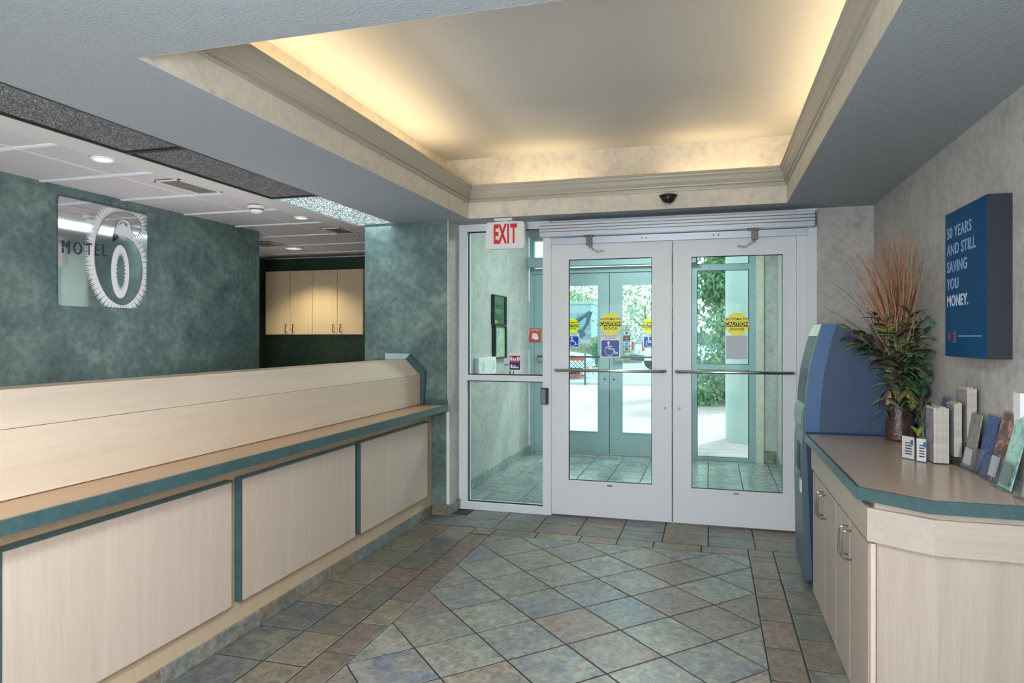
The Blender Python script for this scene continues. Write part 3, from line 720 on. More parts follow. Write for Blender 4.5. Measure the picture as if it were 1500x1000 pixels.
def arm(x, sgn):
    a = MB().box(x - .021, x + .021, WY - .085, WY - .055, 2.095, 2.160, .002).box(x - .045, x + .03, WY - .095, WY - .05, 2.160, 2.170).build('arm_bracket', M['steel_dk'], t, label='dark steel arm bracket with chain')
    MB().cyl((x + .01 * sgn, WY - .088, 2.092), (x + .01 * sgn, WY - .088, 2.072), .011, seg=12).build('pin', M['chrome'], a)
    pts = [(x + sgn * (.012 + .0165 * k), WY - .088, 2.078 - (.012 * k if k < 3 else .012 * 3 - .002 * (k - 3))) for k in range(7)]
    for k, (p, q) in enumerate(zip(pts, pts[1:])):
        mid = (Vector(p) + Vector(q)) / 2; d = (Vector(q) - Vector(p)).normalized()
        mb = MB(); n_ = Vector((0, 1, 0)) if k % 2 else d.cross(Vector((0, 1, 0))).normalized()
        side = d.cross(n_).normalized(); ring = []
        for j in range(12):
            u = 2 * math.pi * j / 12; ring.append(mid + d * (.0125 * math.cos(u)) + side * (.0065 * math.sin(u)))
        mb.tube(ring + [ring[0]], .0022, 6).build('chain_link', M['chrome'], a, smooth=True)
arm(-.892, 1); arm(.300, -1)
# screws on rail
for x in (-.50, -.465, .02, .055):
    o = MB().cyl((x, WY - .0305, 2.143), (x, WY - .033, 2.143), .006, seg=10).build('screw', M['steel_dk'], t)
# push button box on mullion
t = thing('exit_button', 'grey and black push button box on the white post left of the doors', 'switch', (-1.245, WY, .87))
box('housing', -1.282, -1.222, WY - .038, WY - .001, .870, .998, M['black'], t, bev=.006)
box('button_plate', -1.276, -1.238, WY - .043, WY - .037, .876, .990, plain('grey_plate', srgb(134, 128, 132), .4), t, bev=.002)
# EXIT sign
t = thing('exit_sign', 'white exit sign with red letters hanging by the side window', 'sign', (-1.517, 5.10, ZC))
MB().prism(rrect(-1.672, -1.365, 2.075, 2.283, .022), 'y', 5.082, 5.125).build('housing', M['white'], t)
MB().prism(rrect(-1.664, -1.373, 2.083, 2.275, .018), 'y', 5.078, 5.0815).build('face', M['white'], t)
box('canopy', -1.60, -1.455, 5.06, 5.14, 2.291, ZC - .001, M['white'], t, bev=.003)
box('stem', -1.54, -1.50, 5.09, 5.11, 2.283, 2.292, M['white'], t)
for ch, xx in (('E', -1.590), ('X', -1.538), ('I', -1.4925), ('T', -1.449)):
    text('letter', ch, .200, (xx, 5.0765, 2.182), FRONT, M['red'], t, ext=.001, bold=.007, sx=.42)
# stickers
def caution(x, z, r, y, lb, back=False, dim=None):
    s_ = thing('sticker', lb, 'sticker', (x, y, z - r))
    MB().cyl((x, y, z), (x, y - .0012, z), r, seg=48).build('disc', M['yellow'], s_)
    box('band', x - r * .99, x + r * .99, y - .0022, y - .0013, z - r * .22, z + r * .20, M['ink'], s_)
    text('word', 'AUTOMATIC', r * .285, (x, y - .0022, z + r * .42), FRONT, M['ink'], s_, ext=.0004, bold=.0005, sx=1.05, gap=1.1)
    text('word', 'CAUTION', r * .42, (x, y - .0030, z - r * .01), FRONT, M['yellow'], s_, ext=.0004, bold=.0009, sx=1.0, gap=1.05)
    text('word', 'DOOR', r * .30, (x, y - .0022, z - r * .44), FRONT, M['ink'], s_, ext=.0004, bold=.0005, sx=1.25, gap=1.15)
def ada(x, z, w_, h_, y, lb):
    s_ = thing('sticker', lb, 'sticker', (x, y, z - h_ / 2))
    box('sheet', x - w_ / 2, x + w_ / 2, y - .0012, y, z - h_ / 2, z + h_ / 2, M['white'], s_)
    bw = w_ * .90; bz = z - h_ / 2 + w_ * .05 + bw * .46
    MB().prism(rrect(x - bw / 2, x + bw / 2, bz - bw * .46, bz + bw * .46, bw * .09), 'y', y - .0020, y - .0013).build('field', M['adablue'], s_)
    k = bw / 2; m = MB(); yy_ = y - .0026
    m.cyl((x - .20 * k, y - .0021, bz + .66 * k), (x - .20 * k, yy_, bz + .66 * k), .15 * k, seg=20)
    def st(pts, r):
        for (a, b), (c_, d_) in zip(pts, pts[1:]):
            p, q = Vector((x + a * k, 0, bz + b * k)), Vector((x + c_ * k, 0, bz + d_ * k)); e = (q - p).normalized(); nn = Vector((-e.z, 0, e.x)) * r * k
            e = e * r * k * .4
            v = [p - e + nn, p - e - nn, q + e - nn, q + e + nn]
            m.poly([(u.x, y - .0021, u.z) for u in v] + [(u.x, yy_, u.z) for u in v], [(0, 1, 2, 3), (4, 5, 6, 7), (0, 1, 5, 4), (1, 2, 6, 5), (2, 3, 7, 6), (3, 0, 4, 7)])
    st([(-.20, .50), (-.18, -.05), (.32, -.05), (.58, -.56), (.80, -.48)], .075)
    st([(-.19, .22), (.20, .22)], .06)
    arc = [(-.08 + .52 * math.cos(R(a)), -.28 + .52 * math.sin(R(a))) for a in range(118, 352, 13)]
    st(arc, .07)
    m.build('wheelchair_symbol', M['white'], s_)
    text('word', 'ACTIVATE SWITCH', w_ * .105, (x, y - .0016, z + h_ * .43), FRONT, M['ink'], s_, ext=.0003)
    text('word', 'TO OPERATE', w_ * .105, (x, y - .0016, z + h_ * .34), FRONT, M['ink'], s_, ext=.0003)
GYF = WY + .0250
caution(-.740, 1.499, .084, GYF - .001, 'round yellow caution sticker on the left inner door glass')
ada(-.742, 1.328, .152, .177, GYF - .001, 'white and blue wheelchair sticker on the left inner door glass')
caution(.184, 1.492, .085, GYF - .001, 'round yellow caution sticker on the right inner door glass')
M['greysheet'] = plain('grey_sheet', srgb(196, 206, 216), .6)
s_ = thing('sticker', 'blank grey square sticker under the right door caution sticker', 'sticker', (.184, GYF, 1.236))
box('sheet', .108, .258, GYF - .0022, GYF - .001, 1.236, 1.408, M['greysheet'], s_)
# red purple sticker on side glass
yg = WY + .0475
s_ = thing('sticker', 'small white bordered red and purple sticker on the side window glass', 'sticker', (-1.512, yg, 1.128))
box('sheet', -1.566, -1.458, yg - .0012, yg, 1.126, 1.268, M['white'], s_)
box('red_field', -1.557, -1.467, yg - .0020, yg - .0013, 1.192, 1.248, plain('crimson', srgb(178, 26, 66), .5), s_)
box('purple_field', -1.557, -1.467, yg - .0020, yg - .0013, 1.133, 1.192, plain('purple', srgb(52, 28, 128), .5), s_)
mb = MB()
for a, b, c_, d_ in ((-1.552, -1.536, 1.212, 1.238), (-1.532, -1.520, 1.212, 1.230), (-1.516, -1.502, 1.212, 1.226), (-1.496, -1.472, 1.212, 1.236), (-1.552, -1.472, 1.204, 1.209)): mb.box(a, b, yg - .0026, yg - .0021, c_, d_)
mb.build('white_pictogram', M['white'], s_)
mb = MB().prism([(-1.548, 1.148), (-1.548, 1.168), (-1.540, 1.180), (-1.532, 1.168), (-1.532, 1.148)], 'y', yg - .0026, yg - .0021).box(-1.528, -1.482, yg - .0026, yg - .0021, 1.148, 1.158).box(-1.528, -1.502, yg - .0026, yg - .0021, 1.162, 1.168)
mb.build('white_pictogram', M['white'], s_)

# ============================================================ OUTER STOREFRONT (Y 8.11 - 8.25)
OY = 8.15
of = MB()
of.box(-2.12, -2.061, OY - .03, OY + .06, 0, 2.62).box(-.238, -.15, OY - .03, OY + .06, 0, 2.62).box(.411, .483, OY - .03, OY + .06, 0, 2.62)
of.box(-2.061, -.238, OY - .03, OY + .06, 2.155, 2.225).box(-2.061, .411, OY - .03, OY + .06, 2.56, 2.62)
of.box(-.15, .411, OY - .03, OY + .06, 0, .038).box(-.15, .411, OY - .03, OY + .06, 1.027, 1.088).box(-.15, .411, OY - .03, OY + .06, 2.150, 2.218)
ow = struct('window_3', of, M['outer'])
for q in ((-.149, .410, .039, 1.026), (-.149, .410, 1.089, 2.149), (-.149, .410, 2.219, 2.559), (-2.060, -.239, 2.226, 2.559)):
    box('pane', q[0], q[1], OY, OY + .006, q[2], q[3], M['oglass'], ow)
g = MB()
for q in ((-.15, .411, .038, 1.027), (-.15, .411, 1.088, 2.150), (-.15, .411, 2.218, 2.56)):
    g.box(q[0], q[0] + .006, OY - .012, OY - .001, q[2], q[3]).box(q[1] - .008, q[1], OY - .012, OY - .001, q[2], q[3]).box(q[0], q[1], OY - .012, OY - .001, q[2], q[2] + .006).box(q[0], q[1], OY - .012, OY - .001, q[3] - .006, q[3])
g.build('gasket', M['black'], ow)
for num, x0, x1, g0, g1 in ((3, -2.058, -1.151, -1.923, -1.284), (4, -1.143, -.241, -.994, -.375)):
    mb = MB(); y0, y1 = OY - .028, OY + .017; gz0, gz1 = .280, 2.005
    mb.box(x0, g0, y0, y1, .014, 2.152).box(g1, x1, y0, y1, .014, 2.152).box(g0, g1, y0, y1, .014, gz0).box(g0, g1, y0, y1, gz1, 2.152)
    d = struct('door_%d' % num, mb, M['outer'])
    box('pane', g0 + .001, g1 - .001, y0 + .02, y0 + .025, gz0 + .001, gz1 - .001, M['oglass'], d)
    MB().box(g0 - .012, g0, y0 - .005, y0, gz0 - .012, gz1 + .012).box(g1, g1 + .012, y0 - .005, y0, gz0 - .012, gz1 + .012).box(g0, g1, y0 - .005, y0, gz0 - .012, gz0).box(g0, g1, y0 - .005, y0, gz1, gz1 + .012).build('glazing_bead', M['outer'], d)
    MB().tube([(x0 + .05, y0 - .001, 1.165), (x0 + .06, y0 - .055, 1.165), (x1 - .13, y0 - .055, 1.165), (x1 - .12, y0 - .001, 1.165)], .014, 10).build('push_bar', M['mint'], d, smooth=True)
    kx = x1 - .05 if num == 3 else x0 + .05
    MB().cyl((kx, y0 + .002, .90), (kx, y0 - .006, .90), .011, seg=14).build('lock_cylinder', M['black'], d)
struct('trim_5', MB().box(-1.1505, -1.1435, OY - .01, OY + .012, .014, 2.15), M['black'])
t = thing('door_operator', 'grey automatic door operator housing above the outer doors', 'door opener', (-1.15, OY, 2.24))
box('housing', -2.16 + .045, -.16, OY - .15, OY - .031, 2.232, 2.345, M['outer'], t, bev=.003)
box('under_rail', -2.06, -.24, OY - .05, OY - .0315, 2.158, 2.222, M['outer'], t)
ydec = OY - .0085
caution(-1.598, 1.532, .088, ydec - .001, 'round yellow caution sticker on the left outer door glass')
caution(-.684, 1.526, .088, ydec - .001, 'round yellow caution sticker on the right outer door glass')
ada(-1.584, 1.360, .15, .172, ydec - .001, 'wheelchair sticker on the left outer door glass')
ada(-.680, 1.355, .15, .172, ydec - .001, 'wheelchair sticker on the right outer door glass')
s_ = thing('card_decal', 'upright strip of five payment card emblems on outer door glass', 'sticker', (-.945, ydec, 1.215))
box('strip', -.990, -.902, ydec - .002, ydec, 1.215, 1.538, plain('decal_grey', srgb(104, 120, 126), .5), s_)
for k, (ca, cb) in enumerate(((srgb(190, 196, 198), srgb(216, 120, 50)), (srgb(200, 210, 216), srgb(48, 60, 120)), (srgb(60, 28, 40), srgb(226, 96, 40)), (srgb(170, 200, 214), srgb(40, 100, 160)), (srgb(160, 176, 180), srgb(30, 30, 30)))):
    z = 1.510 - k * .063
    box('card', -.983, -.909, ydec - .003, ydec - .0021, z - .027, z + .022, plain('card_%d' % k, ca, .5), s_)
    MB().cyl((-.946, ydec - .0031, z - .003), (-.946, ydec - .0037, z - .003), .016, seg=20).build('emblem', plain('emblem_%d' % k, cb, .5), s_)
s_ = thing('sticker', 'small square red sticker on the outer left door edge', 'sticker', (-2.05, OY - .034, 1.33))
box('sheet', -2.118, -1.972, OY - .0352, OY - .0335, 1.335, 1.502, plain('orange_red', srgb(224, 74, 52), .5), s_)
text('word', 'NOTICE', .03, (-2.045, OY - .0358, 1.478), FRONT, M['white'], s_, ext=.0004)
MB().prism([(-2.09, 1.385), (-2.075, 1.445), (-2.02, 1.435), (-2.0, 1.38), (-2.03, 1.36)], 'y', OY - .0362, OY - .0355).build('white_pictogram', M['white'], s_)
# vestibule left wall
VX = -2.12
t = thing('wall_mirror', 'dark framed mirror on the vestibule wall above the framed picture', 'mirror', (VX, 6.83, 1.52))
MB().box(VX + .001, VX + .035, 6.60, 6.63, 1.522, 1.825).box(VX + .001, VX + .035, 7.03, 7.055, 1.522, 1.825).box(VX + .001, VX + .035, 6.63, 7.03, 1.522, 1.535).box(VX + .001, VX + .035, 6.63, 7.03, 1.812, 1.825).build('frame', M['black'], t)
box('glass', VX + .002, VX + .02, 6.63, 7.03, 1.535, 1.812, M['mirror'], t)
t = thing('framed_picture', 'dark framed picture under the mirror on the vestibule wall', 'picture', (VX, 6.84, 1.17))
MB().box(VX + .001, VX + .04, 6.63, 6.66, 1.175, 1.519).box(VX + .001, VX + .04, 7.01, 7.04, 1.175, 1.519).box(VX + .001, VX + .04, 6.66, 7.01, 1.175, 1.19).box(VX + .001, VX + .04, 6.66, 7.01, 1.504, 1.519).build('frame', M['black'], t)
box('print', VX + .002, VX + .022, 6.66, 7.01, 1.19, 1.504, mottled('blurred_print', [srgb(90, 120, 116), srgb(176, 196, 170), srgb(210, 200, 130)], scale=5, fine=12, rough=.3), t)
t = thing('wall_box', 'plain white flat box on the vestibule wall below the picture', 'box', (VX, 6.4, 1.04))
box('body', VX + .001, VX + .05, 6.08, 6.62, 1.035, 1.20, M['white'], t, bev=.004)
for y in (6.18, 6.50): MB().tube([(VX + .05, y, 1.16), (VX + .065, y, 1.15), (VX + .065, y, 1.09), (VX + .05, y, 1.08)], .005).build('clip', M['offw'], t)
t = thing('wall_hook', 'small black wire hooks on the vestibule wall behind the window rail', 'hook', (VX, 7.12, 1.0))
for y in (7.08, 7.22): MB().tube([(VX + .002, y, 1.10), (VX + .05, y, 1.10), (VX + .06, y, 1.06), (VX + .06, y, .98), (VX + .03, y + .05, .96), (VX + .03, y + .07, .99)], .006).build('hook', M['black'], t)

# ============================================================ RIGHT COUNTER
BX = .545
outer = [(.503, 4.135), (.503, 2.722), (.690, 2.555), (RX - .002, 2.545), (RX - .002, 4.135)]
t = thing('side_countertop', 'tan countertop with teal edge and clipped corner by the right wall', 'countertop', (.8, 3.3, .82))
ins = lambda p, d: [(p[0][0] + d, p[0][1]), (p[1][0] + d, p[1][1] + d * .45), (p[2][0] + d * .4, p[2][1] + d), (p[3][0], p[3][1] + d), p[4]]
MB().prism(ins(outer, .012), 'z', .820, .860).build('top', M['lam_rtop'], t)
a_, b_ = outer, ins(outer, .0125)
mb = MB()
for i in range(3):
    mb.prism([a_[i], a_[i + 1], b_[i + 1], b_[i]], 'z', .818, .8615)
mb.build('edge_band', M['teal'], t, label='teal edge band')
t = thing('side_cabinet', 'pale laminate base cabinet with angled corner under the right countertop', 'cabinet', (.8, 3.3, 0))
base = [(BX + .012, 4.10), (BX + .012, 2.700), (.722, 2.580), (RX - .002, 2.572), (RX - .002, 4.10)]
MB().prism(base, 'z', 0.002, .8185).build('carcass', M['lam_r'], t)
MB().prism([(BX + .0118, 4.10), (BX + .0118, 2.712), (BX, 2.712), (BX, 4.10)], 'z', .672, .79).build('apron', M['lam_ry'], t)
# proud band at the chamfer and end
def band(p0, p1, q1, q0, mat, nm='apron'):
    MB().prism([p0, p1, q1, q0], 'z', .680, .797).build(nm, mat, t)
band((BX - .014, 2.688), (.707, 2.562), (.722, 2.5795), (BX + .011, 2.7), M['lam_rx'])
band((.7072, 2.562), (RX - .003, 2.553), (RX - .003, 2.5715), (.7222, 2.5795), M['lam_rx'])
MB().box(BX - .014, BX - .0005, 2.689, 4.10, .680, .797).build('apron', M['lam_ry'], t)
MB().box(BX - .004, BX + .0115, 2.682, 2.711, .004, .672).build('end_stile', M['offw'] if False else M['lam_x'], t, label='pale upright end strip')
doors = [(3.69, 4.095, 0), (3.37, 3.686, 1), (3.052, 3.366, 0), (2.714, 3.048, 1)]
for a, b, near in doors:
    d = box('door', BX - .006, BX + .0115, a + .0015, b - .0015, .006, .660, M['lam_r'], t, bev=.001)
    hy = (b - .035) if near else (a + .035)
    MB().tube([(BX - .0065, hy, .628), (BX - .036, hy, .626), (BX - .042, hy, .618), (BX - .042, hy, .522), (BX - .036, hy, .514), (BX - .0065, hy, .512)], .0045, 8).build('handle', M['chrome'], d, smooth=True)

# ============================================================ ATM
def ribbon(near, far, y0, y1, mat, name, par, th=.01, smooth=True, **p):
    pass
AY0, AY1 = 4.185, 4.56
t = thing('cash_machine', 'blue cash machine with curved hood between the doors and right counter', 'cash machine', (.77, 4.37, 0))
frontU = [(.604, 1.472), (.572, 1.366), (.555, 1.30), (.537, 1.216), (.522, 1.09), (.515, .959), (.515, .867)]
seam = [(.677, 1.472), (.655, 1.40), (.639, 1.337), (.609, 1.191), (.595, 1.053), (.588, .95), (.586, .867)]
back = [(.804, 1.425), (.926, 1.32), (1.03, 1.20), (1.06, 1.10), (1.06, .867)]
MB().prism(seam + back[::-1], 'y', AY0, AY1).build('hood', M['blue'], t)
MB().prism(frontU + [(x - .0012, z) for x, z in seam[::-1]], 'y', AY0 - .003, AY1 + .003).build('hood_front_band', M['bluel'], t, label='light blue front band of the hood')
MB().prism([(.548, .02), (.515, .86), (.515, .866), (1.06, .866), (1.06, .02)], 'y', AY0, AY1).build('lower_cabinet', M['navy'], t)
box('plinth', .56, 1.05, AY0 + .01, AY1 - .01, 0, .0195, M['black'], t)
# bezel in front: curved grey mint frame, dark recess, lower panel
fb = [(.604, 1.474), (.578, 1.44), (.550, 1.35), (.527, 1.222), (.508, 1.123), (.500, .973), (.498, .88)]
bez = MB()
outl = fb + [(x - .0012, z) for x, z in frontU[::-1]]
outl = [(x - .008, z) for x, z in frontU] + [(x - .0008, z) for x, z in frontU[::-1]]
bez.prism(outl, 'y', AY0 - .003, AY0 + .014).build('bezel', M['mint'], t)
MB().prism(outl, 'y', AY1 - .014, AY1 + .003).build('bezel', M['mint'], t)
top = [(.5965, 1.470), (.5745, 1.404), (.5800, 1.402), (.6015, 1.468)]
MB().prism(top, 'y', AY0 + .015, AY1 - .015).build('light_panel', M['cream'], t, label='cream strip at the top')
scr = [(.5735, 1.398), (.566, 1.366), (.549, 1.30), (.530, 1.216), (.5145, 1.09), (.510, 1.02)]
MB().prism(scr + [(x + .0065, z) for x, z in scr[::-1]], 'y', AY0 + .015, AY1 - .015).build('screen', M['screen'], t)
MB().prism([(.510, 1.018), (.496, .985), (.490, .93), (.492, .90), (.500, .867), (.506, .867), (.506, .96), (.511, 1.018)], 'y', AY0 + .015, AY1 - .015).build('keypad_shelf', M['mint'], t)
MB().prism([(.5145, .866), (.502, .866), (.494, .80), (.494, .55), (.502, .10), (.512, .03), (.5475, .03)], 'y', AY0 + .004, AY1 + .002).build('front_door', plain('slate_blue_front', srgb(72, 92, 104), .4), t)
box('card_slot', .490, .4955, AY0 + .08, AY0 + .2, .64, .79, M['black'], t, bev=.003)
box('tray', .480, .4950, AY0 + .07, AY0 + .21, .60, .635, M['mint'], t, bev=.004)
box('label_plate', .4900, .4945, AY0 + .02, AY0 + .08, .52, .59, M['white'], t)

# ============================================================ BLUE WALL PANEL
t = thing('wall_poster', 'deep blue boxed poster with white lettering on the right wall', 'poster', (1.04, 3.235, 1.315))
box('body', 1.002, RX - .001, 2.998, 3.475, 1.315, 1.938, M['panel_side'], t)
box('print', 1.0000, 1.0018, 2.999, 3.474, 1.316, 1.937, M['panel_blue'], t)
for k, (s1, mt) in enumerate((('50 YEARS', 'greypost'), ('AND STILL', 'greypost'), ('SAVING', 'greypost'), ('YOU', 'greypost'), ('MONEY.', 'posttext'))):
    text('lettering', s1, .066, (.9992, 3.447, 1.846 - k * .0735), RIGHTW, M[mt], t, ext=.0006, align='LEFT', bold=.0010, sx=1.0, gap=1.1)
text('red_emblem', '6', .045, (.9992, 3.417, 1.40), RIGHTW, M['red'], t, ext=.0005)
mb = MB()
for k in range(5): mb.box(.9988, .9998, 3.335, 3.36, 1.375 + k * .011, 1.382 + k * .011)
mb.build('red_emblem', plain('dull_red', srgb(170, 70, 80), .5), t)
mb = MB()
for k in range(26): mb.box(.9990, .9998, 3.04 + k * .0102, 3.046 + k * .0102, 1.401, 1.405)
mb.build('small_print', M['greypost'], t)
# outlet and switch
t = thing('wall_outlet', 'white duplex power outlet on the right wall over the leaflets', 'outlet', (RX, 2.945, 1.06))
box('plate', RX - .007, RX - .0005, 2.905, 2.985, 1.062, 1.198, M['offw'], t, bev=.002)
for z in (1.155, 1.105):
    s_ = MB().cyl((RX - .007, 2.945, z), (RX - .0095, 2.945, z), .019, seg=20).build('socket', M['white'], t)
    MB().box(RX - .0105, RX - .0096, 2.951, 2.954, z - .008, z + .008).box(RX - .0105, RX - .0096, 2.937, 2.940, z - .008, z + .008).build('slot', M['black'], s_)
t = thing('wall_unit', 'white upright plastic unit on the right wall beside the outlet', 'wall unit', (RX, 2.87, 1.05))
box('cover', RX - .035, RX - .0005, 2.84, 2.897, 1.05, 1.20, M['white'], t, bev=.004)

# ============================================================ COUNTER ITEMS
TZ0 = .8602
def local(t, mb, name, mat, **p): return mb.build(name, mat, t, **p)
# vase with dried arrangement
VXc, VYc = .945, 4.02
t = thing('flower_arrangement', 'tall dried grass and leaf arrangement in a bronze vase', 'plant', (VXc, VYc, TZ0))
M['bronze'] = mottled('bronze_glaze', [srgb(40, 28, 26), srgb(74, 50, 44), srgb(104, 82, 70)], scale=9, fine=60, rough=.28, bump=.5, spec=.6)
vz = TZ0
vase = MB().lathe([(.066, vz), (.070, vz + .012), (.066, vz + .06), (.058, vz + .13), (.052, vz + .19), (.050, vz + .24), (.056, vz + .27), (.060, vz + .285), (.054, vz + .285), (.044, vz + .25)], VXc, VYc, 36).build('vase', M['bronze'], t, smooth=True)
mb = MB()
for k in range(14):
    a = R(150 + k * 9); mb.tube([(VXc + .060 * math.cos(a), VYc + .060 * math.sin(a), vz + .19 + .006 * math.sin(k)), (VXc + .056 * math.cos(a), VYc + .056 * math.sin(a), vz + .26)], .0035, 6)
mb.build('gold_fringe', plain('gold_fringe', srgb(150, 130, 84), .4, .5), vase)
M['grass'] = plain('dry_grass', srgb(176, 128, 98), .7); M['grassd'] = plain('dark_dry_grass', srgb(104, 72, 54), .7)
M['tan'] = plain('tan_dry_grass', srgb(196, 160, 128), .7)
mouth = Vector((VXc, VYc, vz + .27))
rg = random.Random(3)
def blades(n, mat, name, spread, hmin, hmax, r, lean=0):
    mb = MB()
    for _ in range(n):
        a = rg.uniform(0, 2 * math.pi); sp = rg.uniform(0, spread) ; h = rg.uniform(hmin, hmax)
        d = Vector((math.cos(a) * sp * .85 + lean, math.sin(a) * sp, 0))
        if d.x > .08: d.x *= .35
        st_ = mouth + Vector((rg.uniform(-.03, .03), rg.uniform(-.03, .03), -.02)); pts = []
        wob = Vector((rg.uniform(-.03, .03), rg.uniform(-.03, .03), 0))
        for k in range(6):
            u = k / 5; p = st_ + Vector((0, 0, h * u * (1 - .10 * u * (sp / max(spread, .01))))) + d * (u ** 1.6) + wob * math.sin(u * 6)
            p.x = min(p.x, RX - .02); pts.append(p)
        mb.tube(pts, r, 4, radii=[r * (1 - .75 * k / 5) for k in range(6)], cap=False)
    return mb.build(name, mat, t)
blades(170, M['grass'], 'dried_grass', .25, .55, .88, .0036, -.03)
blades(70, M['tan'], 'dried_grass', .30, .45, .82, .003, -.01)
blades(45, M['grassd'], 'dark_dried_grass', .30, .45, .84, .003, -.03)
# a few long arching stems to the left
mb = MB()
for dx, dz in ((-.30, .50), (-.26, .66), (-.36, .42), (-.33, .56), (-.22, .72), (-.27, .36)):
    pts = []
    for k in range(9):
        u = k / 8; pts.append(mouth + Vector((dx * u ** 1.5, -.05 * u, dz * (1.35 * u - .35 * u * u))))
    mb.tube(pts, .002, 4, radii=[.0026 - .0018 * k / 8 for k in range(9)], cap=False)
mb.build('arching_stem', M['grassd'], t)
# leaves
LV = [plain('leaf_green', srgb(92, 122, 76), .45), plain('leaf_dark', srgb(56, 88, 62), .45), plain('leaf_purple', srgb(84, 70, 66), .45), plain('leaf_lime', srgb(138, 158, 66), .45), plain('leaf_olive', srgb(100, 100, 76), .5)]
def leaf_mesh(L_, W_, bend):
    """one pointed leaf lying along +X, thin but closed, folded along the midrib"""
    top_, bot = [], []; prof_ = [(0, .03), (.15, .55), (.35, .95), (.55, 1), (.75, .7), (.9, .33), (1, .0)]
    bm = bmesh.new(); rows = []
    for u, w_ in prof_:
        z = -bend * L_ * u * u; hw = max(w_ * W_ / 2, .0004)
        rows.append([bm.verts.new((u * L_, -hw, z + hw * .35)), bm.verts.new((u * L_, 0, z)), bm.verts.new((u * L_, hw, z + hw * .35)), bm.verts.new((u * L_, 0, z - .0008))])
    for A, B in zip(rows, rows[1:]):
        for k in range(4): bm.faces.new((A[k], A[(k + 1) % 4], B[(k + 1) % 4], B[k]))
    me = bpy.data.meshes.new('leaf'); bmesh.ops.recalc_face_normals(bm, faces=bm.faces); bm.to_mesh(me); bm.free(); me.shade_smooth(); return me
variants = {}
for i, m_ in enumerate(LV):
    for j, (L_, W_, bd) in enumerate(((.085, .034, .35), (.060, .026, .2), (.115, .030, .45))):
        me = leaf_mesh(L_, W_, bd); me.materials.append(m_); variants[i, j] = me
from mathutils import Euler
tw = worldloc(t)
def add_leaf(p, direction, i, j, roll=0, name='leaf'):
    q = Vector(direction).to_track_quat('X', 'Z') @ Euler((roll, 0, 0)).to_quaternion()
    p = Vector(p); tip = p + Vector(direction).normalized() * .10
    if tip.x > RX - .045: p.x -= tip.x - (RX - .045)
    if p.x > RX - .045: p.x = RX - .045
    o = bpy.data.objects.new(name, variants[i, j]); sc.collection.objects.link(o); o.parent = t
    o.location = p - tw; o.rotation_mode = 'QUATERNION'; o.rotation_quaternion = q
    return o
stems = MB(); nleaf = 0
sprays = [((-.245, -.02, .38), 3), ((-.20, -.05, .27), 0), ((-.15, -.08, .20), 1), ((-.235, .0, .31), 2), ((.09, -.06, .42), 0), ((.10, -.10, .34), 3), ((.10, -.13, .22), 1), ((.11, -.12, .10), 1), ((.04, -.15, .12), 1),
          ((-.04, -.12, .33), 0), ((.02, -.12, .46), 0), ((-.09, -.10, .42), 3), ((.10, .0, .30), 2), ((.09, -.12, .02), 1), ((-.09, -.10, -.10), 4), ((.03, -.13, -.09), 4), ((.07, -.13, -.18), 3), ((.10, -.11, -.06), 2), ((-.16, -.07, .33), 2), ((.0, -.14, .22), 1), ((-.10, -.13, .15), 2), ((.06, -.14, .30), 4), ((-.12, -.02, .46), 1), ((-.05, -.14, .05), 4)]
for (dx, dy, dz), kind in sprays:
    e = mouth + Vector((dx, dy, dz * .82 if dz > .2 else dz)); pts = []
    for k in range(8):
        u = k / 7; c_ = mouth.lerp(e, u); c_.z += (.05 if dz > 0 else .09) * math.sin(math.pi * u) ; pts.append(c_)
    stems.tube(pts, .0018, 5, cap=False)
    for k in range(2, 8):
        for side in (1, -1):
            if nleaf >= 285: break
            d = (pts[k] - pts[k - 1]).normalized(); sd = d.cross(Vector((0, 0, 1))).normalized() * side
            di = (d * .7 + sd * rg.uniform(.5, 1.1) + Vector((0, 0, rg.uniform(-.3, .5)))).normalized()
            kk = kind if rg.random() < .62 else rg.choice((0, 1, 2, 4))
            add_leaf(pts[k], di, kk, rg.choice((0, 0, 1, 2)), rg.uniform(-.6, .6)); nleaf += 1
stems.build('leaf_stem', M['grassd'], t)
# ivy filler: stuff
mb = MB()
for _ in range(420):
    c_ = Vector((VXc + rg.gauss(.045, .05), VYc - .05 + rg.gauss(0, .045), vz + .36 + rg.gauss(0, .085)))
    c_.x = min(c_.x, RX - .03); s1 = rg.uniform(.012, .026); a = Euler((rg.uniform(-1, 1), rg.uniform(-1, 1), rg.uniform(0, 6.28))).to_matrix()
    P = [Vector((s1 * r_ * math.cos(R(q)), s1 * r_ * math.sin(R(q)), .002 * (i % 2))) for i, (q, r_) in enumerate(((0, 1), (36, .45), (72, .9), (108, .45), (144, .8), (180, .3), (216, .8), (252, .45), (288, .9), (324, .45)))]
    mb.poly([tuple(c_ + a @ p) for p in P], [tuple(range(10))])
mb.build('ivy_foliage', plain('ivy_green', srgb(70, 118, 80), .45), t, kind='stuff')
# feather
mb = MB(); p0 = mouth + Vector((-.10, -.10, .20)); p1 = mouth + Vector((-.155, -.11, .33))
for k in range(30):
    u = k / 29; c_ = p0.lerp(p1, u); w_ = .022 * math.sin(math.pi * (.15 + .8 * u))
    for sd in (1, -1): mb.tube([c_, c_ + Vector((sd * w_, 0, .006 - sd * .006))], .0012, 3, cap=False)
mb.tube([p0, p1], .0015, 5); mb.build('feather', plain('grey_feather', srgb(74, 66, 66), .6), t)

